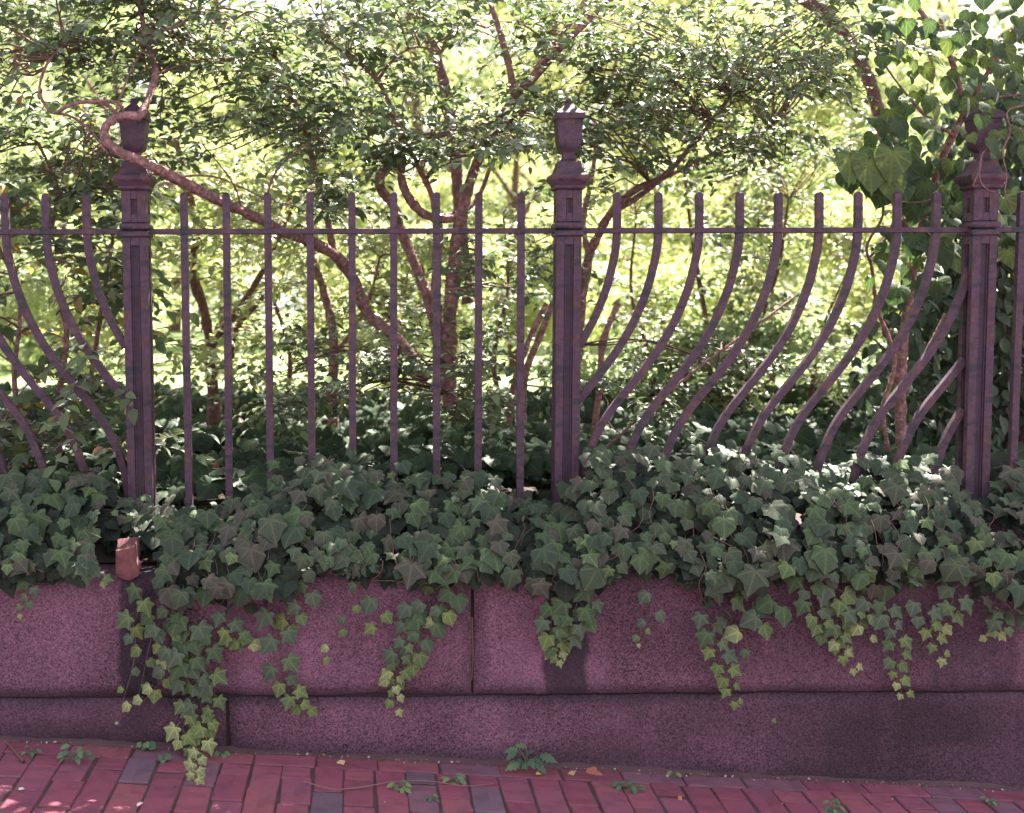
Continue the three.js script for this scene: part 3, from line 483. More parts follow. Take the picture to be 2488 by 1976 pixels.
// ------------------------------------------------------------------ shrubs and trees
const bladeA = bladeGeo(1, 0.46, 0.3, 0.5), bladeB = bladeGeo(1, 0.55, 0.15, 0.9), bladeC = bladeGeo(1, 0.55, 0.35, 0.3), bladeLow = bladeGeo(1, 0.62, 0.3, 0.4, 2);
const clusters = [1, 2, 3].map((s) => {                      // a handful of leaves on a twig end
  const R = rng(s * 31), L = [];
  for (let i = 0; i < 7; i++) { const g = bladeLow.clone(), q = 0.75 + 0.5 * R(); g.applyMatrix4(orient(rnd3(R).multiplyScalar(1.1), V(0, 0.8, 0.3).addScaledVector(rnd3(R), 0.8), V(0, -0.5, 0).add(rnd3(R)), q)); L.push(g); }
  return merge(L);
});
function spray(R, p, dir, len, leaf, out, twigs, green) {    // an arching twig with leaves in two ranks, drooping
  const side = V().crossVectors(dir, V(0, 1, 0)).normalize(), pts = [], n = 5; let q = p.clone(), d = dir.clone().normalize();
  for (let i = 0; i <= n; i++) { pts.push(q.clone()); d.y -= 0.13 + 0.08 * R(); d.addScaledVector(rnd3(R), 0.1).normalize(); q.addScaledVector(d, len / n); }
  const c = new THREE.CatmullRomCurve3(pts); twigs.push(tube(pts, 0.0019, 0.0009, 3, 0, 1, 5));
  const k = Math.max(5, Math.round(len / (leaf * 0.42)));
  for (let i = 0; i < k; i++) {
    const u = 0.08 + 0.92 * i / (k - 1), a = c.getPoint(u), t = c.getTangent(u), s = i === k - 1 ? 0 : i % 2 ? 1 : -1;
    const tip = t.clone().multiplyScalar(0.55).addScaledVector(side, s * (0.7 + 0.4 * R())).add(V(0, -0.35 - 0.5 * R(), 0)), nn = V(0, 1, 0.15).addScaledVector(side, -s * 0.25).addScaledVector(rnd3(R), 0.55);
    out.push([orient(a, nn, tip, leaf * (0.55 + 0.75 * R()) * (1 - 0.25 * u)), green(R)]);
  }
}
function finishCrown(o, list, material, geo = [bladeA, bladeB]) {
  geo.forEach((g, k) => { const part = list.filter((_, i) => i % geo.length === k); if (part.length) instanced('crown', g, material, part.map((q) => q[0]), part.map((q) => q[1]), o); });
}
const gShrub = (R) => { const k = 0.6 + 0.6 * R(), y = R(); return rgb((0.105 + 0.06 * y) * k, (0.17 + 0.05 * y) * k, (0.07 - 0.01 * y) * k); };
const gLime = (R) => { const k = 0.7 + 0.6 * R(), y = R(); return rgb((0.27 + 0.10 * y) * k, 0.36 * k, 0.125 * k); };
const gMix = (R) => (R() < 0.45 ? gShrub(R) : gLime(R));  // leaf colours stand in for sunlit specks (lime) and shaded gaps (dark green)
const gRed = (R) => (R() < 0.04 ? rgb(0.35, 0.14, 0.05) : R() < 0.08 ? rgb(0.35, 0.26, 0.05) : gShrub(R));
// limbs: [[x, y, z] ... traced], radius at the start, radius at the end
function shrub(name, label, category, group, limbs, zones, leaf, greenFn, material, seed, barkM = bark, sprayLen = 0.28) {
  const o = tag(base(name), label, category, group), R = rng(seed), out = [], twigs = [], along = [];
  limbs.forEach(([pts, r0, r1, part], i) => {
    const P = pts.map(([x, y, z]) => at(x, y, z)); mesh(part ?? 'branch', tube(P, r0 * 1.3, r1 * 1.25, r0 > 0.008 ? 10 : 6, 0.11, seed + i), barkM, o);
    new THREE.CatmullRomCurve3(P, false, 'centripetal').getSpacedPoints(14).forEach((p) => along.push(p));
  });
  for (const [sx, sy, z, rx, ry, rz, n, ll] of zones) {
    const c = at(sx, sy, z);
    const clumps = Array.from({ length: Math.max(2, Math.round(n / 4)) }, () => { const q = rnd3(R); while (q.lengthSq() > 1) q.copy(rnd3(R)); return q; });
    for (let i = 0; i < n * 1.25; i++) {
      const q = clumps[i % clumps.length].clone().addScaledVector(rnd3(R), 0.2);
      const p = c.clone().add(V(q.x * rx, q.y * ry, q.z * rz)), dir = V(q.x * 0.9 + 0.9 * (R() - 0.5), 0.25 + 0.3 * R(), q.z * 0.6 + 1.1 * (R() - 0.4)).addScaledVector(rnd3(R), 0.35);
      spray(R, p, dir, sprayLen * (0.7 + 0.6 * R()), ll ?? leaf, out, twigs, greenFn);
      if (i % 4 === 0 && along.length) {
        let best = null, bd = 9; for (const a of along) { const d = a.distanceTo(p); if (d < bd && a.y < p.y + 0.1) { bd = d; best = a; } }
        if (best && bd < 0.8) { const m = best.clone().lerp(p, 0.5).add(V(0.06 * (R() - 0.5), 0.10 * bd, 0.06 * (R() - 0.5))); twigs.push(tube([best, best.clone().lerp(m, 0.5).addScaledVector(rnd3(R), 0.03), m, p], 0.0042, 0.0024, 4, 0, 1, 10)); }
      }
    }
  }
  if (twigs.length) tag(mesh('twigs', merge(twigs), twigMat, o), null, null, null, 'stuff');
  finishCrown(o, out, material);
  return o;
}
const leafShade = backMat(0.96, 0.5, 0.5), leafSun = backMat(0.98, 0.6, 0.4);
const Z = -1.05;
shrub('shrub', 'many-stemmed shrub behind the straight pickets, with a long limb curling round the left post', 'shrub', null, [
  [[[948, 860, Z], [946, 760, Z], [950, 640, Z], [958, 540, Z], [972, 450, Z], [1010, 330, Z], [1048, 262, Z + 0.02], [1085, 205, Z + 0.05]], 0.023, 0.015, 'trunk'],
  [[[1085, 205, Z + 0.05], [1135, 150, Z + 0.1], [1200, 80, Z + 0.15], [1300, -15, Z + 0.2]], 0.014, 0.009],
  [[[1112, 175, Z + 0.08], [1150, 115, Z], [1195, 55, Z - 0.05], [1245, -20, Z - 0.1]], 0.010, 0.007],
  [[[1085, 210, Z + 0.05], [1074, 150, Z + 0.08], [1058, 85, Z + 0.12], [1025, -15, Z + 0.15]], 0.011, 0.008],
  [[[942, 830, Z], [930, 740, Z - 0.05], [905, 640, Z - 0.08], [868, 545, Z - 0.1], [842, 480, Z - 0.12], [826, 430, Z - 0.12], [800, 395, Z - 0.1], [800, 370, Z - 0.1], [835, 335, Z - 0.08], [855, 300, Z - 0.06]], 0.021, 0.014],
  [[[935, 760, Z - 0.02], [918, 640, Z - 0.04], [920, 540, Z - 0.02], [922, 470, Z], [885, 445, Z + 0.06], [858, 412, Z + 0.08], [845, 370, Z + 0.1], [848, 335, Z + 0.1], [845, 290, Z + 0.1], [818, 215, Z + 0.1], [796, 170, Z + 0.1], [745, 122, Z + 0.12], [685, 85, Z + 0.15]], 0.018, 0.006],
  [[[796, 170, Z + 0.1], [822, 132, Z + 0.12], [870, 100, Z + 0.15], [930, 108, Z + 0.15]], 0.005, 0.003],
  [[[922, 470, Z], [905, 400, Z + 0.05], [880, 350, Z + 0.06], [862, 310, Z + 0.06]], 0.011, 0.008],
  [[[960, 460, Z], [925, 462, Z + 0.02], [985, 440, Z - 0.1], [1010, 410, Z - 0.15], [1035, 345, Z - 0.15]], 0.011, 0.006],
  [[[868, 305, Z + 0.05], [905, 285, Z + 0.05], [965, 277, Z + 0.05], [1030, 265, Z + 0.05], [1075, 258, Z + 0.08]], 0.013, 0.011],
  [[[900, 800, Z - 0.1], [840, 720, Z - 0.15], [775, 660, Z - 0.2], [745, 590, Z - 0.15], [712, 545, Z - 0.05], [655, 510, Z + 0.1], [595, 488, Z + 0.25], [540, 458, Z + 0.38], [480, 432, Z + 0.5], [420, 402, Z + 0.6], [370, 376, Z + 0.7], [325, 352, Z + 0.76], [285, 335, Z + 0.79], [245, 316, Z + 0.81], [221, 292, Z + 0.82], [226, 262, Z + 0.82], [248, 246, Z + 0.8]], 0.019, 0.012],
  [[[248, 246, Z + 0.8], [272, 243, Z + 0.81], [292, 245, Z + 0.8], [306, 222, Z + 0.76], [320, 185, Z + 0.7], [328, 150, Z + 0.66], [316, 110, Z + 0.62], [305, 80, Z + 0.58], [300, 40, Z + 0.54], [288, -20, Z + 0.5]], 0.0105, 0.0065],
  [[[312, 92, Z + 0.6], [330, 68, Z + 0.6], [372, 56, Z + 0.62], [405, 35, Z + 0.62], [440, 30, Z + 0.62]], 0.005, 0.003],
  [[[248, 246, Z + 0.8], [228, 222, Z + 0.82], [185, 214, Z + 0.84], [145, 222, Z + 0.84], [112, 238, Z + 0.82], [86, 205, Z + 0.8], [84, 175, Z + 0.78], [105, 125, Z + 0.74], [138, 92, Z + 0.7]], 0.006, 0.003],
  [[[112, 238, Z + 0.82], [150, 245, Z + 0.8], [190, 275, Z + 0.78], [222, 318, Z + 0.78]], 0.0035, 0.003],
  [[[262, 240, Z + 0.8], [252, 218, Z + 0.82], [215, 212, Z + 0.86], [190, 216, Z + 0.86]], 0.004, 0.003],
  [[[240, 245, Z + 0.78], [255, 200, Z + 0.74], [275, 150, Z + 0.7], [305, 98, Z + 0.66]], 0.0035, 0.0025],
  [[[370, 376, Z + 0.7], [400, 370, Z + 0.72], [450, 372, Z + 0.72], [500, 390, Z + 0.7], [560, 420, Z + 0.66]], 0.003, 0.002],
  [[[705, 540, Z - 0.05], [690, 470, Z], [668, 380, Z + 0.05], [640, 270, Z + 0.1], [610, 190, Z + 0.12], [580, 120, Z + 0.15]], 0.011, 0.006],
], [
  [50, 110, -0.6, 0.30, 0.22, 0.25, 46], [190, 60, -0.7, 0.28, 0.16, 0.3, 36], [60, 260, -0.9, 0.22, 0.12, 0.3, 20], [420, 170, -0.75, 0.32, 0.2, 0.3, 60], [390, 60, -0.7, 0.3, 0.14, 0.3, 40], [560, 80, -0.6, 0.32, 0.18, 0.3, 52], [560, 260, -0.85, 0.3, 0.14, 0.3, 40], [700, 60, -0.9, 0.3, 0.18, 0.3, 36],
  [700, 290, -0.8, 0.26, 0.13, 0.25, 36], [650, 420, -0.9, 0.14, 0.12, 0.25, 16], [760, 360, -0.9, 0.16, 0.16, 0.25, 20], [830, 240, -1.1, 0.24, 0.14, 0.25, 22], [960, 190, -1.2, 0.2, 0.12, 0.3, 12], [1000, 330, -0.8, 0.22, 0.10, 0.22, 26], [1120, 300, -0.72, 0.2, 0.10, 0.2, 30], [1080, 60, -1.0, 0.34, 0.16, 0.3, 28],
  [900, 40, -1.2, 0.34, 0.12, 0.3, 26], [1150, 180, -0.9, 0.16, 0.12, 0.25, 14], [880, 760, -0.8, 0.16, 0.12, 0.2, 26], [760, 850, -0.75, 0.24, 0.10, 0.2, 28], [960, 880, -0.75, 0.18, 0.09, 0.15, 22], [1060, 560, -0.9, 0.14, 0.18, 0.2, 24], [990, 740, -0.8, 0.14, 0.08, 0.2, 12], [630, 760, -1.0, 0.14, 0.16, 0.3, 16], [280, 100, -0.5, 0.2, 0.16, 0.2, 20], [160, 360, -0.7, 0.22, 0.14, 0.2, 26], [1140, 322, -0.3, 0.13, 0.05, 0.06, 9], [60, 30, -0.5, 0.3, 0.1, 0.3, 24],
], 0.055, gShrub, leafShade, 301);
const Z2 = -1.5;
shrub('shrub', 'arching shrub with small dense leaves just right of the middle post', 'shrub', null, [
  [[[1200, 900, Z2], [1215, 720, Z2], [1228, 600, Z2], [1245, 530, Z2], [1282, 455, Z2 + 0.1], [1330, 405, Z2 + 0.2], [1400, 368, Z2 + 0.3], [1470, 290, Z2 + 0.4], [1540, 200, Z2 + 0.5]], 0.024, 0.006, 'trunk'],
  [[[1282, 455, Z2 + 0.1], [1350, 410, Z2 + 0.2], [1400, 375, Z2 + 0.3], [1470, 340, Z2 + 0.35], [1540, 300, Z2 + 0.4], [1620, 270, Z2 + 0.45]], 0.009, 0.003],
  [[[1240, 540, Z2], [1228, 470, Z2 - 0.1], [1245, 380, Z2 - 0.15], [1265, 250, Z2 - 0.2], [1300, 120, Z2 - 0.2]], 0.011, 0.005],
  [[[1100, 900, Z2 + 0.2], [1106, 790, Z2 + 0.2], [1140, 700, Z2 + 0.15], [1180, 600, Z2 + 0.1], [1215, 510, Z2 + 0.1]], 0.013, 0.008],
  [[[1070, 900, Z2 + 0.3], [1085, 800, Z2 + 0.3], [1112, 720, Z2 + 0.3], [1150, 640, Z2 + 0.25]], 0.012, 0.009],
  [[[1280, 940, -0.7], [1380, 850, -0.65], [1490, 760, -0.65], [1600, 680, -0.7], [1680, 620, -0.8]], 0.005, 0.003],
  [[[1300, 640, Z2 - 0.4], [1270, 720, Z2 - 0.3], [1262, 820, Z2 - 0.3], [1250, 920, Z2 - 0.3]], 0.012, 0.012],
], [
  [1330, 110, -0.9, 0.34, 0.2, 0.35, 52], [1300, 270, -0.9, 0.2, 0.13, 0.25, 28], [1480, 230, -0.8, 0.36, 0.18, 0.35, 72], [1520, 90, -0.9, 0.36, 0.18, 0.3, 52], [1640, 190, -0.9, 0.24, 0.2, 0.3, 42], [1680, 60, -1.0, 0.3, 0.16, 0.3, 34], [1660, 300, -0.9, 0.2, 0.10, 0.3, 22], [1400, 330, -1.0, 0.26, 0.1, 0.3, 24], [1290, 380, -0.9, 0.14, 0.1, 0.2, 12], [1240, 200, -0.75, 0.18, 0.12, 0.2, 26], [1450, 780, -1.1, 0.3, 0.08, 0.3, 22], [1330, 860, -0.9, 0.2, 0.1, 0.25, 18], [1150, 480, -1.5, 0.12, 0.3, 0.2, 20],
], 0.046, gShrub, leafShade, 402);
// broad-leaved bush at the left edge
const Z3 = -1.0;
shrub('shrub', 'dark broad-leaved shrub behind the curved pickets at the left edge', 'shrub', null, [
  [[[130, 1000, Z3], [120, 860, Z3], [140, 700, Z3], [100, 540, Z3], [120, 400, Z3], [80, 300, Z3]], 0.012, 0.005, 'trunk'],
  [[[150, 1000, Z3 - 0.2], [190, 800, Z3 - 0.2], [215, 640, Z3 - 0.2], [240, 460, Z3 - 0.2], [225, 330, Z3 - 0.2]], 0.011, 0.004],
  [[[60, 1000, Z3 + 0.1], [30, 800, Z3 + 0.1], [40, 640, Z3 + 0.1], [-20, 480, Z3]], 0.01, 0.004],
], [[60, 380, Z3, 0.24, 0.22, 0.3, 30], [170, 470, Z3 - 0.2, 0.2, 0.2, 0.25, 24], [60, 620, Z3, 0.22, 0.22, 0.25, 22], [190, 640, Z3 - 0.2, 0.16, 0.2, 0.25, 14], [60, 850, Z3 + 0.15, 0.24, 0.16, 0.2, 24], [200, 880, -0.62, 0.14, 0.14, 0.1, 14], [150, 960, -0.6, 0.2, 0.05, 0.1, 10], [20, 950, -0.7, 0.2, 0.07, 0.1, 12], [-150, 600, Z3, 0.3, 0.6, 0.3, 40], [230, 320, Z3 - 0.5, 0.2, 0.2, 0.2, 18]], 0.085, gRed, leafShade, 503, bark, 0.34);
// slim dark sapling behind the first straight pickets
const Z4 = -2.6;
shrub('sapling', 'slim dark forked sapling behind the straight pickets near the left post', 'tree', null, [
  [[[452, 900, Z4], [446, 790, Z4], [442, 725, Z4], [428, 650, Z4], [405, 570, Z4], [415, 480, Z4], [390, 380, Z4], [370, 290, Z4]], 0.026, 0.012, 'trunk'],
  [[[443, 735, Z4], [465, 700, Z4], [500, 655, Z4], [545, 585, Z4], [580, 520, Z4], [620, 430, Z4]], 0.016, 0.007],
  [[[480, 870, Z4 - 0.4], [484, 760, Z4 - 0.4], [500, 690, Z4 - 0.4], [560, 620, Z4 - 0.4]], 0.02, 0.01],
], [[420, 480, Z4, 0.5, 0.34, 0.5, 46], [560, 560, Z4, 0.45, 0.3, 0.5, 40], [370, 620, Z4, 0.3, 0.25, 0.4, 18], [580, 690, Z4, 0.25, 0.2, 0.4, 16], [400, 780, Z4 + 0.4, 0.4, 0.12, 0.4, 22], [350, 340, Z4, 0.5, 0.3, 0.5, 28]], 0.075, gLime, leafSun, 604, barkDark, 0.4);
shrub('sapling', 'reddish bare-stemmed sapling standing behind the fence left of the shrub stems', 'tree', null, [
  [[[702, 900, -2.2], [700, 810, -2.2], [704, 740, -2.2], [698, 680, -2.2], [680, 610, -2.2], [655, 520, -2.2], [650, 420, -2.2]], 0.022, 0.010, 'trunk'],
  [[[706, 745, -2.2], [745, 690, -2.2], [780, 620, -2.2], [800, 540, -2.2]], 0.010, 0.005],
], [[650, 600, -2.2, 0.3, 0.3, 0.4, 24], [760, 640, -2.3, 0.3, 0.3, 0.4, 26], [720, 480, -2.3, 0.4, 0.3, 0.4, 26], [840, 600, -2.3, 0.3, 0.3, 0.4, 18]], 0.06, gLime, leafSun, 705, bark, 0.35);
// heart-leaved tree by the right post
{
  const Z5 = -0.85;
  const o = shrub('small_tree', 'heart-leaved small tree leaning up beside the right post', 'tree', null, [
    [[[1898, 940, Z5], [1898, 800, Z5], [1912, 640, Z5], [1934, 505, Z5], [1958, 420, Z5], [1985, 330, Z5 + 0.05], [2012, 275, Z5 + 0.1], [2035, 232, Z5 + 0.15]], 0.017, 0.0095, 'trunk'],
    [[[2035, 232, Z5 + 0.15], [2022, 190, Z5 + 0.2], [2005, 130, Z5 + 0.25], [1985, 85, Z5 + 0.3], [1935, 20, Z5 + 0.3], [1905, -20, Z5 + 0.3]], 0.008, 0.005],
    [[[2035, 232, Z5 + 0.15], [2065, 180, Z5 + 0.2], [2110, 100, Z5 + 0.25], [2170, 20, Z5 + 0.3]], 0.008, 0.005],
    [[[2010, 285, Z5 + 0.1], [1960, 255, Z5 + 0.15], [1910, 200, Z5 + 0.15], [1860, 130, Z5 + 0.1], [1830, 60, Z5 + 0.1]], 0.005, 0.0025],
    [[[1870, 950, Z5 - 0.1], [1860, 860, Z5 - 0.1], [1885, 760, Z5 - 0.1], [1848, 650, Z5 - 0.1], [1835, 560, Z5 - 0.1], [1825, 520, Z5 - 0.05], [1860, 450, Z5], [1850, 400, Z5]], 0.008, 0.004],
    [[[1832, 540, Z5], [1860, 510, Z5], [1880, 470, Z5], [1890, 440, Z5]], 0.005, 0.003],
    [[[1860, 870, Z5 - 0.05], [1900, 830, Z5 - 0.05], [1950, 740, Z5 - 0.05], [1990, 660, Z5 - 0.1]], 0.006, 0.003],
    [[[2160, 270, -0.3], [2110, 290, -0.28], [2068, 325, -0.27], [2062, 360, -0.27], [2048, 392, -0.27]], 0.0028, 0.0016],
    [[[2068, 325, -0.27], [2064, 380, -0.27], [2080, 400, -0.26], [2100, 405, -0.26]], 0.0022, 0.0014],
    [[[2165, 220, -0.3], [2120, 235, -0.28], [2128, 275, -0.27], [2112, 320, -0.27], [2120, 370, -0.27], [2116, 410, -0.27], [2132, 440, -0.28]], 0.0028, 0.0016],
    [[[1840, 410, -0.5], [1900, 425, -0.45], [1960, 420, -0.4], [1985, 380, -0.4]], 0.002, 0.0012],
    [[[2050, 222, Z5 + 0.2], [2090, 205, -0.4], [2160, 200, -0.35]], 0.0045, 0.003],
  ], [], 0.05, gShrub, leafShade, 806);
  const R = rng(81), hearts = [lobedGeo(heartHalf, 0.3, 0.12, 0.22, 11, 0.03), lobedGeo(heartHalf, 0.3, 0.25, 0.12, 12, 0.05), lobedGeo(heartHalf, 0.3, 0.05, 0.35, 13, 0.05)];
  const hm = [[0.13, 0.21, 0.06], [0.10, 0.165, 0.055], [0.20, 0.27, 0.06], [0.085, 0.14, 0.055]].map((c) => phys({ map: heartTex, color: rgb(...c), roughness: 0.95, transmission: 0.55, thickness: 0, clearcoat: 0.3, clearcoatRoughness: 0.4 }));
  let n = 0; const over = [];
  for (const [sx, sy, z, rx, ry, rz, k, s] of [[2090, 110, -0.5, 0.28, 0.26, 0.2, 66, 0.06], [2090, 250, -0.3, 0.14, 0.1, 0.05, 14, 0.055], [1960, 110, -0.6, 0.26, 0.26, 0.25, 46, 0.054], [1850, 60, -0.7, 0.24, 0.16, 0.2, 22, 0.054], [1850, 350, -0.6, 0.16, 0.12, 0.15, 24, 0.10], [1900, 270, -0.7, 0.14, 0.14, 0.2, 20, 0.08], [1960, 470, -0.75, 0.16, 0.3, 0.15, 34, 0.085], [1880, 560, -0.8, 0.12, 0.16, 0.15, 16, 0.085], [2120, 420, -0.7, 0.12, 0.3, 0.15, 26, 0.075], [1990, 380, -0.65, 0.12, 0.2, 0.1, 18, 0.08]]) {
    const c = at(sx, sy, z);
    for (let i = 0; i < k; i++) {
      const q = rnd3(R); while (q.lengthSq() > 1) q.copy(rnd3(R));
      const m = orient(c.clone().add(V(q.x * rx, q.y * ry, q.z * rz)), V(0.3 * (R() - 0.5), 0.45, 0.75).addScaledVector(rnd3(R), 0.55), V((R() - 0.5) * 1.2, -1, 0.2), s * (0.65 + 0.6 * R()));
      if (n++ < 298) mesh('leaf', hearts[n % 3], hm[Math.floor(R() * 4)], o).applyMatrix4(m); else over.push(m);
    }
  }
  // three large leaves hang over the fence
  for (const [x, y, s] of [[1830, 338, 0.13], [1880, 318, 0.13], [1790, 330, 0.11], [1872, 372, 0.11]]) mesh('leaf', hearts[n % 3], hm[2], o).applyMatrix4(orient(at(x, y, -0.45), V(0.2 * (R() - 0.5), 0.35, 1), V(0.4 * (R() - 0.5), -1, 0.1), s));
  // leafy climber that darkens the corner behind the right post
  const d = tag(base('dark_shrub'), 'dense dark shrub filling the corner behind the right post', 'shrub'), list = [];
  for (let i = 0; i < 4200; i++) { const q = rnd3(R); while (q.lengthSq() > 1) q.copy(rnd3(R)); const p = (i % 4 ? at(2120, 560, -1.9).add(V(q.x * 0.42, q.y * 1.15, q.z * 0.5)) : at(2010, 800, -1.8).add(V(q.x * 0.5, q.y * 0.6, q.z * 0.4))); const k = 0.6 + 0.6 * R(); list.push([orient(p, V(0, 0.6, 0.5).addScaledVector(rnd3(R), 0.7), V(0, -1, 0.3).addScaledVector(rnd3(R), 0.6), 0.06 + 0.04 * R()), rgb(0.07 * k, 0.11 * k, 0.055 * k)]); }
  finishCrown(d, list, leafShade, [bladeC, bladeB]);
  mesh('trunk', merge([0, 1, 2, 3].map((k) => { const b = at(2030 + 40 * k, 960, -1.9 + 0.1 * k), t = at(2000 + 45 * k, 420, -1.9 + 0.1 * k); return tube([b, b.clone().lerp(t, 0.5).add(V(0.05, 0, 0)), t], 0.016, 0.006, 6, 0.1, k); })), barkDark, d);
}

// ------------------------------------------------------------------ trees and bushes of the garden beyond
function lobe(list, R, c, r, n, size, green, shell = 0.55, holes = null, o = V(0, 0, 0)) {
  for (let i = 0; i < n; i++) {
    const d = rnd3(R); while (d.lengthSq() > 1 || d.lengthSq() < 1e-3) d.copy(rnd3(R));
    const k = Math.pow(R(), shell) / d.length(), p = c.clone().add(V(d.x * k * r.x, d.y * k * r.y, d.z * k * r.z));
    if (fbm(p.x * 1.1 / size * 0.09, p.y * 1.1 / size * 0.09, p.z * 1.1 / size * 0.09, 3) < 0.42) continue;      // gaps between the sprays
    if (holes && holes.some(([h, r]) => { const a = p.clone().add(o).sub(h), t = a.dot(SUN); return a.addScaledVector(SUN, -t).length() < r + 0.1; })) continue;
    list.push([new THREE.Matrix4().compose(p, new THREE.Quaternion().setFromEuler(new THREE.Euler((R() - 0.5) * 1.2, R() * 6.28, (R() - 0.5) * 1.2)), V(1, 1, 1).multiplyScalar(size * (0.7 + 0.6 * R()))), green(R)]);
  }
}
const gFar = (h) => (R) => { const k = 0.75 + 0.5 * R(), y = clamp(h + 0.3 * (R() - 0.5), 0, 1); return rgb((0.34 + 0.13 * y) * k, (0.42 + 0.06 * y) * k, (0.225 - 0.03 * y) * k); };
function garden(name, label, category, x, z, h, w, size, n, hue, seed, trunkR = 0.12, low = 0.12, group) {
  const R = rng(seed), o = tag(base(name, [x, 0.7, z]), label, category, group), list = [], lobes = Math.max(8, Math.round(w * 6));
  for (let i = 0; i < lobes; i++) { const t = R(), y = lerp(low, 0.9, t) * h, s = Math.sin(Math.PI * clamp(0.18 + 0.72 * t, 0, 1)); lobe(list, R, V((R() - 0.5) * w * s, y, (R() - 0.5) * w * 0.5 * s), V(w * (0.15 + 0.12 * R()), h * (0.07 + 0.05 * R()), w * (0.12 + 0.1 * R())), Math.round(n / lobes), size, gFar(hue + 0.25 * (R() - 0.5))); }
  finishCrown(o, list, leafSun, [clusters[seed % 3]]);
  const P = [V(0, -0.2, 0), V(0.1 * (R() - 0.5) * w, h * 0.35, 0.1 * w * (R() - 0.5)), V(0.2 * (R() - 0.5) * w, h * 0.8, 0)], L = [tube(P, trunkR, trunkR * 0.4, 8, 0.1, seed, 16)];
  for (let i = 0; i < 5; i++) { const a = V().lerpVectors(P[0], P[2], 0.3 + 0.12 * i), e = a.clone().add(V((R() - 0.5) * w * 0.8, h * 0.22, (R() - 0.5) * w * 0.6)); L.push(tube([a, a.clone().lerp(e, 0.5).add(V(0, h * 0.05, 0)), e], trunkR * 0.45, trunkR * 0.12, 6, 0.1, seed + i, 10)); }
  mesh('trunk', merge(L), barkDark, o);
  return o;
}
const Z6 = -3.3;
shrub('garden_bush', 'speckled yellow-green bush behind the curved pickets on the right', 'shrub', null, [
  [[[1500, 880, Z6], [1490, 700, Z6], [1460, 520, Z6], [1440, 360, Z6]], 0.016, 0.006, 'trunk'],
  [[[1560, 880, Z6], [1590, 720, Z6], [1640, 560, Z6], [1660, 420, Z6]], 0.014, 0.006],
  [[[1380, 880, Z6], [1370, 760, Z6], [1330, 620, Z6], [1340, 450, Z6]], 0.012, 0.005],
  [[[1700, 880, Z6], [1730, 700, Z6], [1790, 560, Z6]], 0.012, 0.005],
], [[1330, 420], [1470, 470], [1610, 440], [1740, 470], [1350, 590], [1490, 620], [1640, 600], [1790, 600], [1400, 740], [1560, 760], [1700, 740], [1290, 720], [1840, 740], [1480, 850], [1680, 840], [1330, 850], [1800, 330], [1560, 330]].map(([x, y]) => [x, y, Z6, 0.26, 0.21, 0.4, 19]), 0.072, gMix, leafSun, 907, barkDark, 0.36);
shrub('garden_bush', 'loose yellow-green bush seen through the straight pickets', 'shrub', null, [
  [[[600, 880, Z6], [610, 740, Z6], [570, 600, Z6], [590, 440, Z6]], 0.014, 0.005, 'trunk'],
  [[[820, 880, Z6], [840, 720, Z6], [860, 560, Z6]], 0.012, 0.005],
  [[[1060, 880, Z6], [1040, 760, Z6], [1070, 600, Z6], [1060, 460, Z6]], 0.014, 0.005],
], [[430, 690], [590, 640], [720, 560], [860, 680], [980, 610], [1080, 700], [1050, 430], [700, 420], [520, 420], [380, 450], [640, 800], [900, 800], [1080, 820]].map(([x, y]) => [x, y, Z6 - 0.2, 0.26, 0.2, 0.45, 14]), 0.07, gMix, leafSun, 908, barkDark, 0.36);
// nearer bushes, five to eight metres behind the fence
garden('garden_bush', 'mid-green bush seen low between the middle post and the shrub stems', 'shrub', 0.55, -5.6, 1.5, 1.5, 0.055, 1700, 0.5, 12, 0.03, 0.1);
garden('garden_bush', 'loose bush seen through the curved pickets left of the left post', 'shrub', -2.2, -5.2, 2.6, 1.8, 0.055, 2000, 0.45, 13, 0.03, 0.15);
garden('garden_bush', 'tall lime-green bush left of the right post', 'shrub', 3.1, -5.2, 3.1, 1.7, 0.055, 2600, 0.8, 14, 0.03, 0.1);
garden('garden_bush', 'dark rounded bush at the foot of the speckled bush', 'shrub', 2.0, -3.3, 0.75, 1.8, 0.05, 1700, 0.1, 15, 0.02, 0.1);
// the far edge of the lawn
const farGroup = 'sunlit trees that close the garden behind the lawn';
const toS = (p) => { const q = p.clone().project(camera); return (q.x + 1) / 2 * 2156; };
const where = (x, z) => { const s = toS(V(x, 3, z)); return s < 230 ? 'left of the left post' : s < 390 ? 'right behind the left post' : s < 740 ? 'behind the left half of the straight pickets' : s < 1120 ? 'behind the right half of the straight pickets' : s < 1300 ? 'behind the middle post' : s < 1620 ? 'behind the left half of the curved pickets' : s < 1990 ? 'behind the right half of the curved pickets' : 'behind and beyond the right post'; };
const farTree = (text, x, z, ...a) => garden('garden_tree', `${text} ${where(x, z)}`, 'tree', x, z, ...a);
[[-4.9, -11, 4.2, 3.4, 0.3], [-3.1, -13, 5.2, 3.2, 0.7], [2.0, -12, 3.4, 3.0, 0.8], [4.4, -11, 4.6, 3.2, 0.9], [7.4, -12, 5.0, 3.4, 0.5]].forEach(([x, z, h, w, u], i) => farTree('low blurred tree nearest across the lawn,', x, z, h, w, 0.085, 3000, u, 21 + i, 0.08, 0.06, farGroup));
[[-6.6, -20, 8, 5.5], [-2.6, -21, 8.5, 5], [1.2, -22, 9, 5.2], [4.0, -20, 8.5, 4.6], [7.4, -21, 9, 5.2], [11, -20, 8.5, 5.5]].forEach(([x, z, h, w], i) => farTree('tall sunlit tree of the leafy backdrop,', x, z, h, w, 0.12, 4200, [0.5, 0.7, 0.55, 0.9, 0.95, 0.5][i], 41 + i, 0.16, 0.05, farGroup));
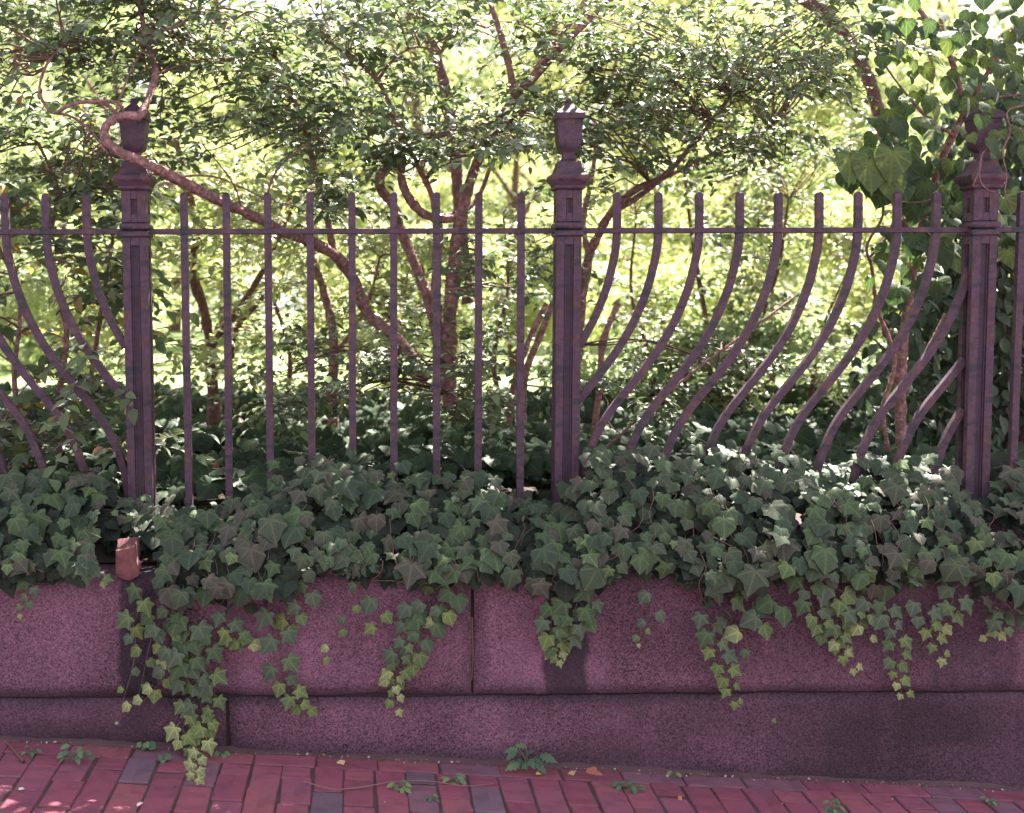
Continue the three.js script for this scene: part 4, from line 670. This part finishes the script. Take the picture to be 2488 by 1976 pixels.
[[-10, -33, 13, 8], [-5.5, -34, 14, 8], [0.5, -33, 13.5, 8], [6, -34, 14, 8], [11, -33, 14, 8], [17, -34, 13, 8]].forEach(([x, z, h, w], i) => farTree('hindmost and tallest blurred tree,', x, z, h, w, 0.2, 4600, [0.4, 0.7, 0.6, 0.9, 0.8, 0.5][i], 61 + i, 0.22, 0.04, farGroup));
// two shade trees whose trunks cross the picture; unseen crown lobes added to cast shade
const gaps = [[at(1710, 930, -0.7), 0.3], [at(1590, 965, -0.6), 0.12], [at(440, 470, -0.4), 0.16], [at(860, 300, -0.9), 0.2], [at(520, 110, -0.6), 0.26], [at(1640, 250, -0.8), 0.22], [at(740, 1080, -0.3), 0.09], [at(400, 1080, -0.35), 0.1], [at(900, 900, -0.7), 0.15], [at(560, 700, -2.5), 0.5], [at(440, 450, -2.5), 0.4], [at(1480, 560, -3.3), 0.6], [at(1740, 560, -3.3), 0.5], [at(1600, 760, -3.3), 0.4], [at(900, 640, -3.4), 0.4], [at(100, 700, -1.2), 0.3], [at(1480, 180, -0.8), 0.2], [at(120, 120, -0.7), 0.2], [at(1330, 1020, -0.3), 0.12], [at(760, 485, -0.38), 0.12], [at(1180, 430, -0.38), 0.1], [at(1520, 485, -0.38), 0.14], [at(1240, 485, -0.38), 0.1], [at(60, 485, -0.38), 0.1], [at(380, 375, -0.3), 0.14], [at(720, 1040, -0.3), 0.12], [at(400, 1120, -0.15), 0.09], [at(1430, 1140, -0.1), 0.08], [at(1280, 1080, -0.2), 0.07], [at(1000, 1060, -0.25), 0.07], [at(1950, 700, -0.6), 0.1], [at(1900, 120, -0.6), 0.16], [at(700, 200, -0.8), 0.3], [at(1100, 280, -0.7), 0.2], [at(1320, 60, -0.9), 0.3]];  // openings cut through the unseen crowns along the sun, to place sun flecks
function shadeTree(label, trunkPts, r0, r1, lobesAt, seed) {
  const o = tag(base('shade_tree'), label, 'tree'), R = rng(seed), list = [], P = trunkPts;
  mesh('trunk', tube(P, r0, r1, 10, 0.08, seed), barkDark, o);
  for (const [x, y, z, rx, ry, rz, n] of lobesAt) lobe(list, R, V(x, y, z), V(rx, ry, rz), z < -4 ? n * 0.95 : n, 0.075, gShrub, 0.45, gaps);
  const L = lobesAt.map(([x, y, z], i) => { const e = V(x, y, z), s = P[P.length - 1]; return tube([s, s.clone().lerp(e, 0.5).add(V(0, 0.4, 0)), e], r1 * 0.9, 0.015, 6, 0.1, seed + i, 14); });
  mesh('limbs', merge(L), barkDark, o);
  finishCrown(o, list, leafSun, [clusters[seed % 3]]);
}
shadeTree('mossy leaning trunk at the upper right whose crown shades the fence', [at(1960, 700, -3.2), at(1885, 400, -3.2), at(1862, 285, -3.2), at(1848, 230, -3.2), at(1826, 160, -3.2), at(1786, 85, -3.2), at(1740, 32, -3.2), at(1660, -20, -3.2), at(1450, -150, -3.1), at(1350, -320, -3)], 0.038, 0.034, [[1.2, 5.2, -3.0, 2.0, 0.7, 1.6, 2600], [3.4, 5.4, -2.6, 1.8, 0.8, 1.8, 2400], [2.2, 6.4, -4.6, 2.4, 1.0, 1.8, 2600], [4.6, 6.2, -4.8, 1.8, 0.9, 1.6, 1600], [2.0, 6.9, -6.9, 2.4, 0.8, 1.4, 2200], [5.6, 6.8, -6.6, 2.2, 0.8, 1.5, 1800], [2.4, 4.6, -0.9, 1.5, 0.4, 0.9, 1300], [5.4, 5.2, -1.4, 1.6, 0.7, 1.6, 1300]], 91);
shadeTree('dark leaning trunk at the upper middle behind the shrub, its crown above the picture', [at(985, 640, -3.0), at(965, 420, -3.0), at(955, 290, -3.0), at(938, 190, -3.0), at(910, 95, -3.0), at(880, 35, -3.0), at(850, -80, -3.0), at(800, -260, -2.9)], 0.034, 0.028, [[-0.8, 5.0, -2.8, 1.9, 0.7, 1.6, 2500], [-2.8, 5.2, -2.6, 1.7, 0.8, 1.7, 2000], [0.0, 6.2, -4.8, 2.2, 1.0, 1.7, 2400], [-2.4, 6.3, -5.0, 1.8, 1.0, 1.7, 1800], [0.5, 5.4, -3.3, 1.0, 0.5, 1.2, 1300], [0.9, 4.8, -2.6, 1.2, 0.35, 1.0, 1500], [0.7, 5.15, -2.9, 1.2, 0.3, 0.9, 1500], [-0.6, 6.9, -7.0, 2.0, 0.8, 1.4, 2000], [-3.2, 6.9, -7.0, 2.0, 0.8, 1.4, 1600], [-0.4, 4.5, -0.8, 1.6, 0.4, 0.9, 1300], [-2.6, 4.6, -0.6, 1.5, 0.5, 0.9, 1000]], 94);

// ------------------------------------------------------------------ small things on the pavement
{
  const R = rng(66), weedM = [[0.09, 0.16, 0.09], [0.14, 0.23, 0.11], [0.20, 0.28, 0.10]].map((c) => phys({ color: rgb(...c), roughness: 0.92, transmission: 0.25, thickness: 0, clearcoat: 0.2, clearcoatRoughness: 0.5 }));
  const weed = (label, sx, sy, n, size, spread, h, tone, geo) => {
    const p = onPave(sx, sy), o = tag(base('weed', [p.x, p.y - 0.004, p.z]), label, 'weed');
    for (let i = 0; i < n; i++) {
      const a = i * 2.4 + R(), e = V(Math.cos(a) * spread * (0.5 + 0.6 * R()), h * (0.45 + 0.7 * R()), Math.sin(a) * spread * 0.6 + 0.01);
      mesh('stem', tube([V(0, 0, 0), V(e.x * 0.3, e.y * 0.7, e.z * 0.3), e], 0.0016, 0.001, 4, 0, 1, 5), weedM[1], o);
      mesh('leaf', geo, weedM[(tone + (R() < 0.3 ? 1 : 0)) % 3], o).applyMatrix4(orient(e, V(0, 0.8, 0.6).addScaledVector(rnd3(R), 0.35), V(Math.cos(a), -0.55, Math.sin(a) * 0.6 + 0.2), size * (0.75 + 0.5 * R())));
      if (i % 2) mesh('leaf', geo, weedM[tone], o).applyMatrix4(orient(e.clone().multiplyScalar(0.7), V(0, 0.9, 0.5).addScaledVector(rnd3(R), 0.4), V(Math.cos(a + 1.3), -0.4, Math.sin(a + 1.3)), size * 0.7));
    }
  };
  const serrate = lobedGeo([[0, 0], [0.06, 0.06], [0.2, 0.02], [0.12, 0.2], [0.34, 0.24], [0.18, 0.38], [0.32, 0.5], [0.16, 0.6], [0.2, 0.74], [0.08, 0.82], [0, 1.05]], 0, 0.2, 0.3, 21, 0.03);
  weed('largest weed at the wall foot, with drooping toothed leaves', 1110, 1622, 9, 0.052, 0.042, 0.075, 0, serrate);
  weed('bushy weed with small oval leaves on the bricks at the far left', 160, 1604, 12, 0.03, 0.04, 0.05, 0, bladeC);
  weed('small weed right of the dry stick at the left edge', 70, 1588, 6, 0.024, 0.022, 0.03, 0, bladeC);
  weed('tiny weed at the wall foot left of the long ivy strand', 305, 1578, 4, 0.024, 0.016, 0.03, 0, ivyGeos[3]);
  weed('tiny weed between the bricks under the left clump of ivy', 345, 1602, 4, 0.02, 0.012, 0.022, 0, ivyGeos[3]);
  weed('pair of round seedling leaves beside the lower wall joint', 468, 1588, 4, 0.02, 0.016, 0.015, 0, ivyGeos[3]);
  weed('bright green three-leaved weed on the bricks left of the largest weed', 952, 1645, 6, 0.034, 0.024, 0.022, 1, bladeC);
  weed('yellowish weed in a brick joint beside the fallen twig', 842, 1662, 8, 0.026, 0.02, 0.024, 2, bladeC);
  weed('smallest weed among the bricks below the fallen twig', 908, 1682, 6, 0.017, 0.014, 0.014, 0, bladeC);
  weed('spreading weed on the bricks under the short hanging strand right of the middle post', 1322, 1660, 10, 0.028, 0.04, 0.026, 0, bladeC);
  weed('weed with narrow leaves at the bottom edge right of the middle', 1752, 1704, 8, 0.03, 0.022, 0.032, 0, bladeA);
  weed('faint weed on the shaded bricks at the far right', 2080, 1690, 5, 0.024, 0.016, 0.024, 0, bladeC);
  weed('yellow seedling at the wall foot in the right half', 1418, 1638, 3, 0.022, 0.01, 0.03, 2, bladeC);
  const litter = (label, sx, sy, size, c, geo) => { const p = onPave(sx, sy), m = mesh('fallen_leaf', geo, phys({ color: rgb(...c), roughness: 0.9, transmission: 0.1, thickness: 0 })); m.applyMatrix4(orient(p.add(V(0, 0.008, 0)), V(0.3 * (R() - 0.5), 1, 0.5), V(R() - 0.5, 0.1, R() - 0.5), size)); tag(m, label, 'leaf'); };
  litter('pale cream fallen leaf at the wall foot in the left half', 727, 1607, 0.05, [0.6, 0.45, 0.25], bladeB);
  litter('rust-brown curled fallen leaf at the wall foot right of the largest weed', 1258, 1628, 0.055, [0.42, 0.16, 0.10], ivyGeos[1]);
  litter('tan fallen leaf just left of the rust-brown one', 1212, 1630, 0.04, [0.5, 0.33, 0.2], bladeB);
  litter('small orange fallen leaf on the bricks right of the spreading weed', 1432, 1680, 0.03, [0.5, 0.2, 0.08], bladeA);
  litter('white scrap of petal on a dark brick near the left corner', 38, 1668, 0.02, [0.75, 0.68, 0.66], bladeC);
  litter('white petal scrap at the bottom edge below the long ivy strand', 288, 1704, 0.024, [0.78, 0.7, 0.68], bladeC);
  litter('yellow scrap of leaf under the largest weed', 1128, 1636, 0.028, [0.55, 0.42, 0.1], bladeB);
  const s0 = onPave(52, 1606), s1 = at(12, 1560, 0.05);
  tag(mesh('dry_stick', tube([s0.add(V(0, 0.006, 0.01)), s0.clone().lerp(s1, 0.5), s1], 0.005, 0.0035, 6, 0.15, 2), twigMat), 'dry brown stick leaning on the wall at the far left', 'stick');
  const tw = [[640, 1652], [700, 1668], [760, 1664], [830, 1652], [900, 1650], [980, 1660], [1040, 1656]].map(([x, y]) => onPave(x, y).add(V(0, 0.007 + 0.004 * R(), 0)));
  tag(mesh('fallen_twig', tube(tw, 0.0022, 0.0012, 5, 0.2, 4, 40), std({ color: rgb(0.28, 0.16, 0.15), roughness: 0.9 })), 'long thin fallen twig lying across the bricks', 'twig');
  const crumbs = [], cc = [], cg = new THREE.IcosahedronGeometry(1, 0);
  for (let i = 0; i < 1500; i++) { const x = lerp(-2.2, 3.4, R()), z = 0.008 + 0.045 * R() * R() + (R() < 0.06 ? 0.4 * R() : 0), s = 0.0012 + 0.0035 * Math.pow(R(), 4), k = R(); crumbs.push(new THREE.Matrix4().compose(V(x, paveY(x, z) + s * 0.3, z), new THREE.Quaternion().setFromEuler(new THREE.Euler(R() * 6, R() * 6, R() * 6)), V(s * 1.3, s, s * (1 + R())))); cc.push(k < 0.12 ? rgb(0.55, 0.4, 0.4) : k < 0.3 ? rgb(0.3, 0.15, 0.1) : rgb(0.12, 0.075, 0.075)); }
  const darkMix = instanced('debris', cg, std({ roughness: 1 }), crumbs, cc); tag(darkMix, 'crumbs of soil and grit along the wall foot', 'debris');
  const strip = new THREE.PlaneGeometry(6, 0.05, 300, 6).rotateX(-Math.PI / 2), P = strip.attributes.position; for (let i = 0; i < P.count; i++) { const x = P.getX(i) + 0.6, z = P.getZ(i) + 0.010; P.setXYZ(i, x, paveY(x, z) - 0.004 + 0.012 * (1 - smooth(z, -0.01, 0.03)) * (0.2 + 1.1 * noise(x * 12, 3)) + 0.005 * noise(x * 60, z * 90) - 0.008 * smooth(z, 0.015, 0.034), z); } strip.computeVertexNormals();
  tag(mesh('soil_strip', strip, std({ map: soilMap, color: rgb(1.7, 1.3, 1.7), roughness: 1 })), 'strip of soil between wall and pavement', null, null, 'structure');
}
renderer.render(scene, camera);
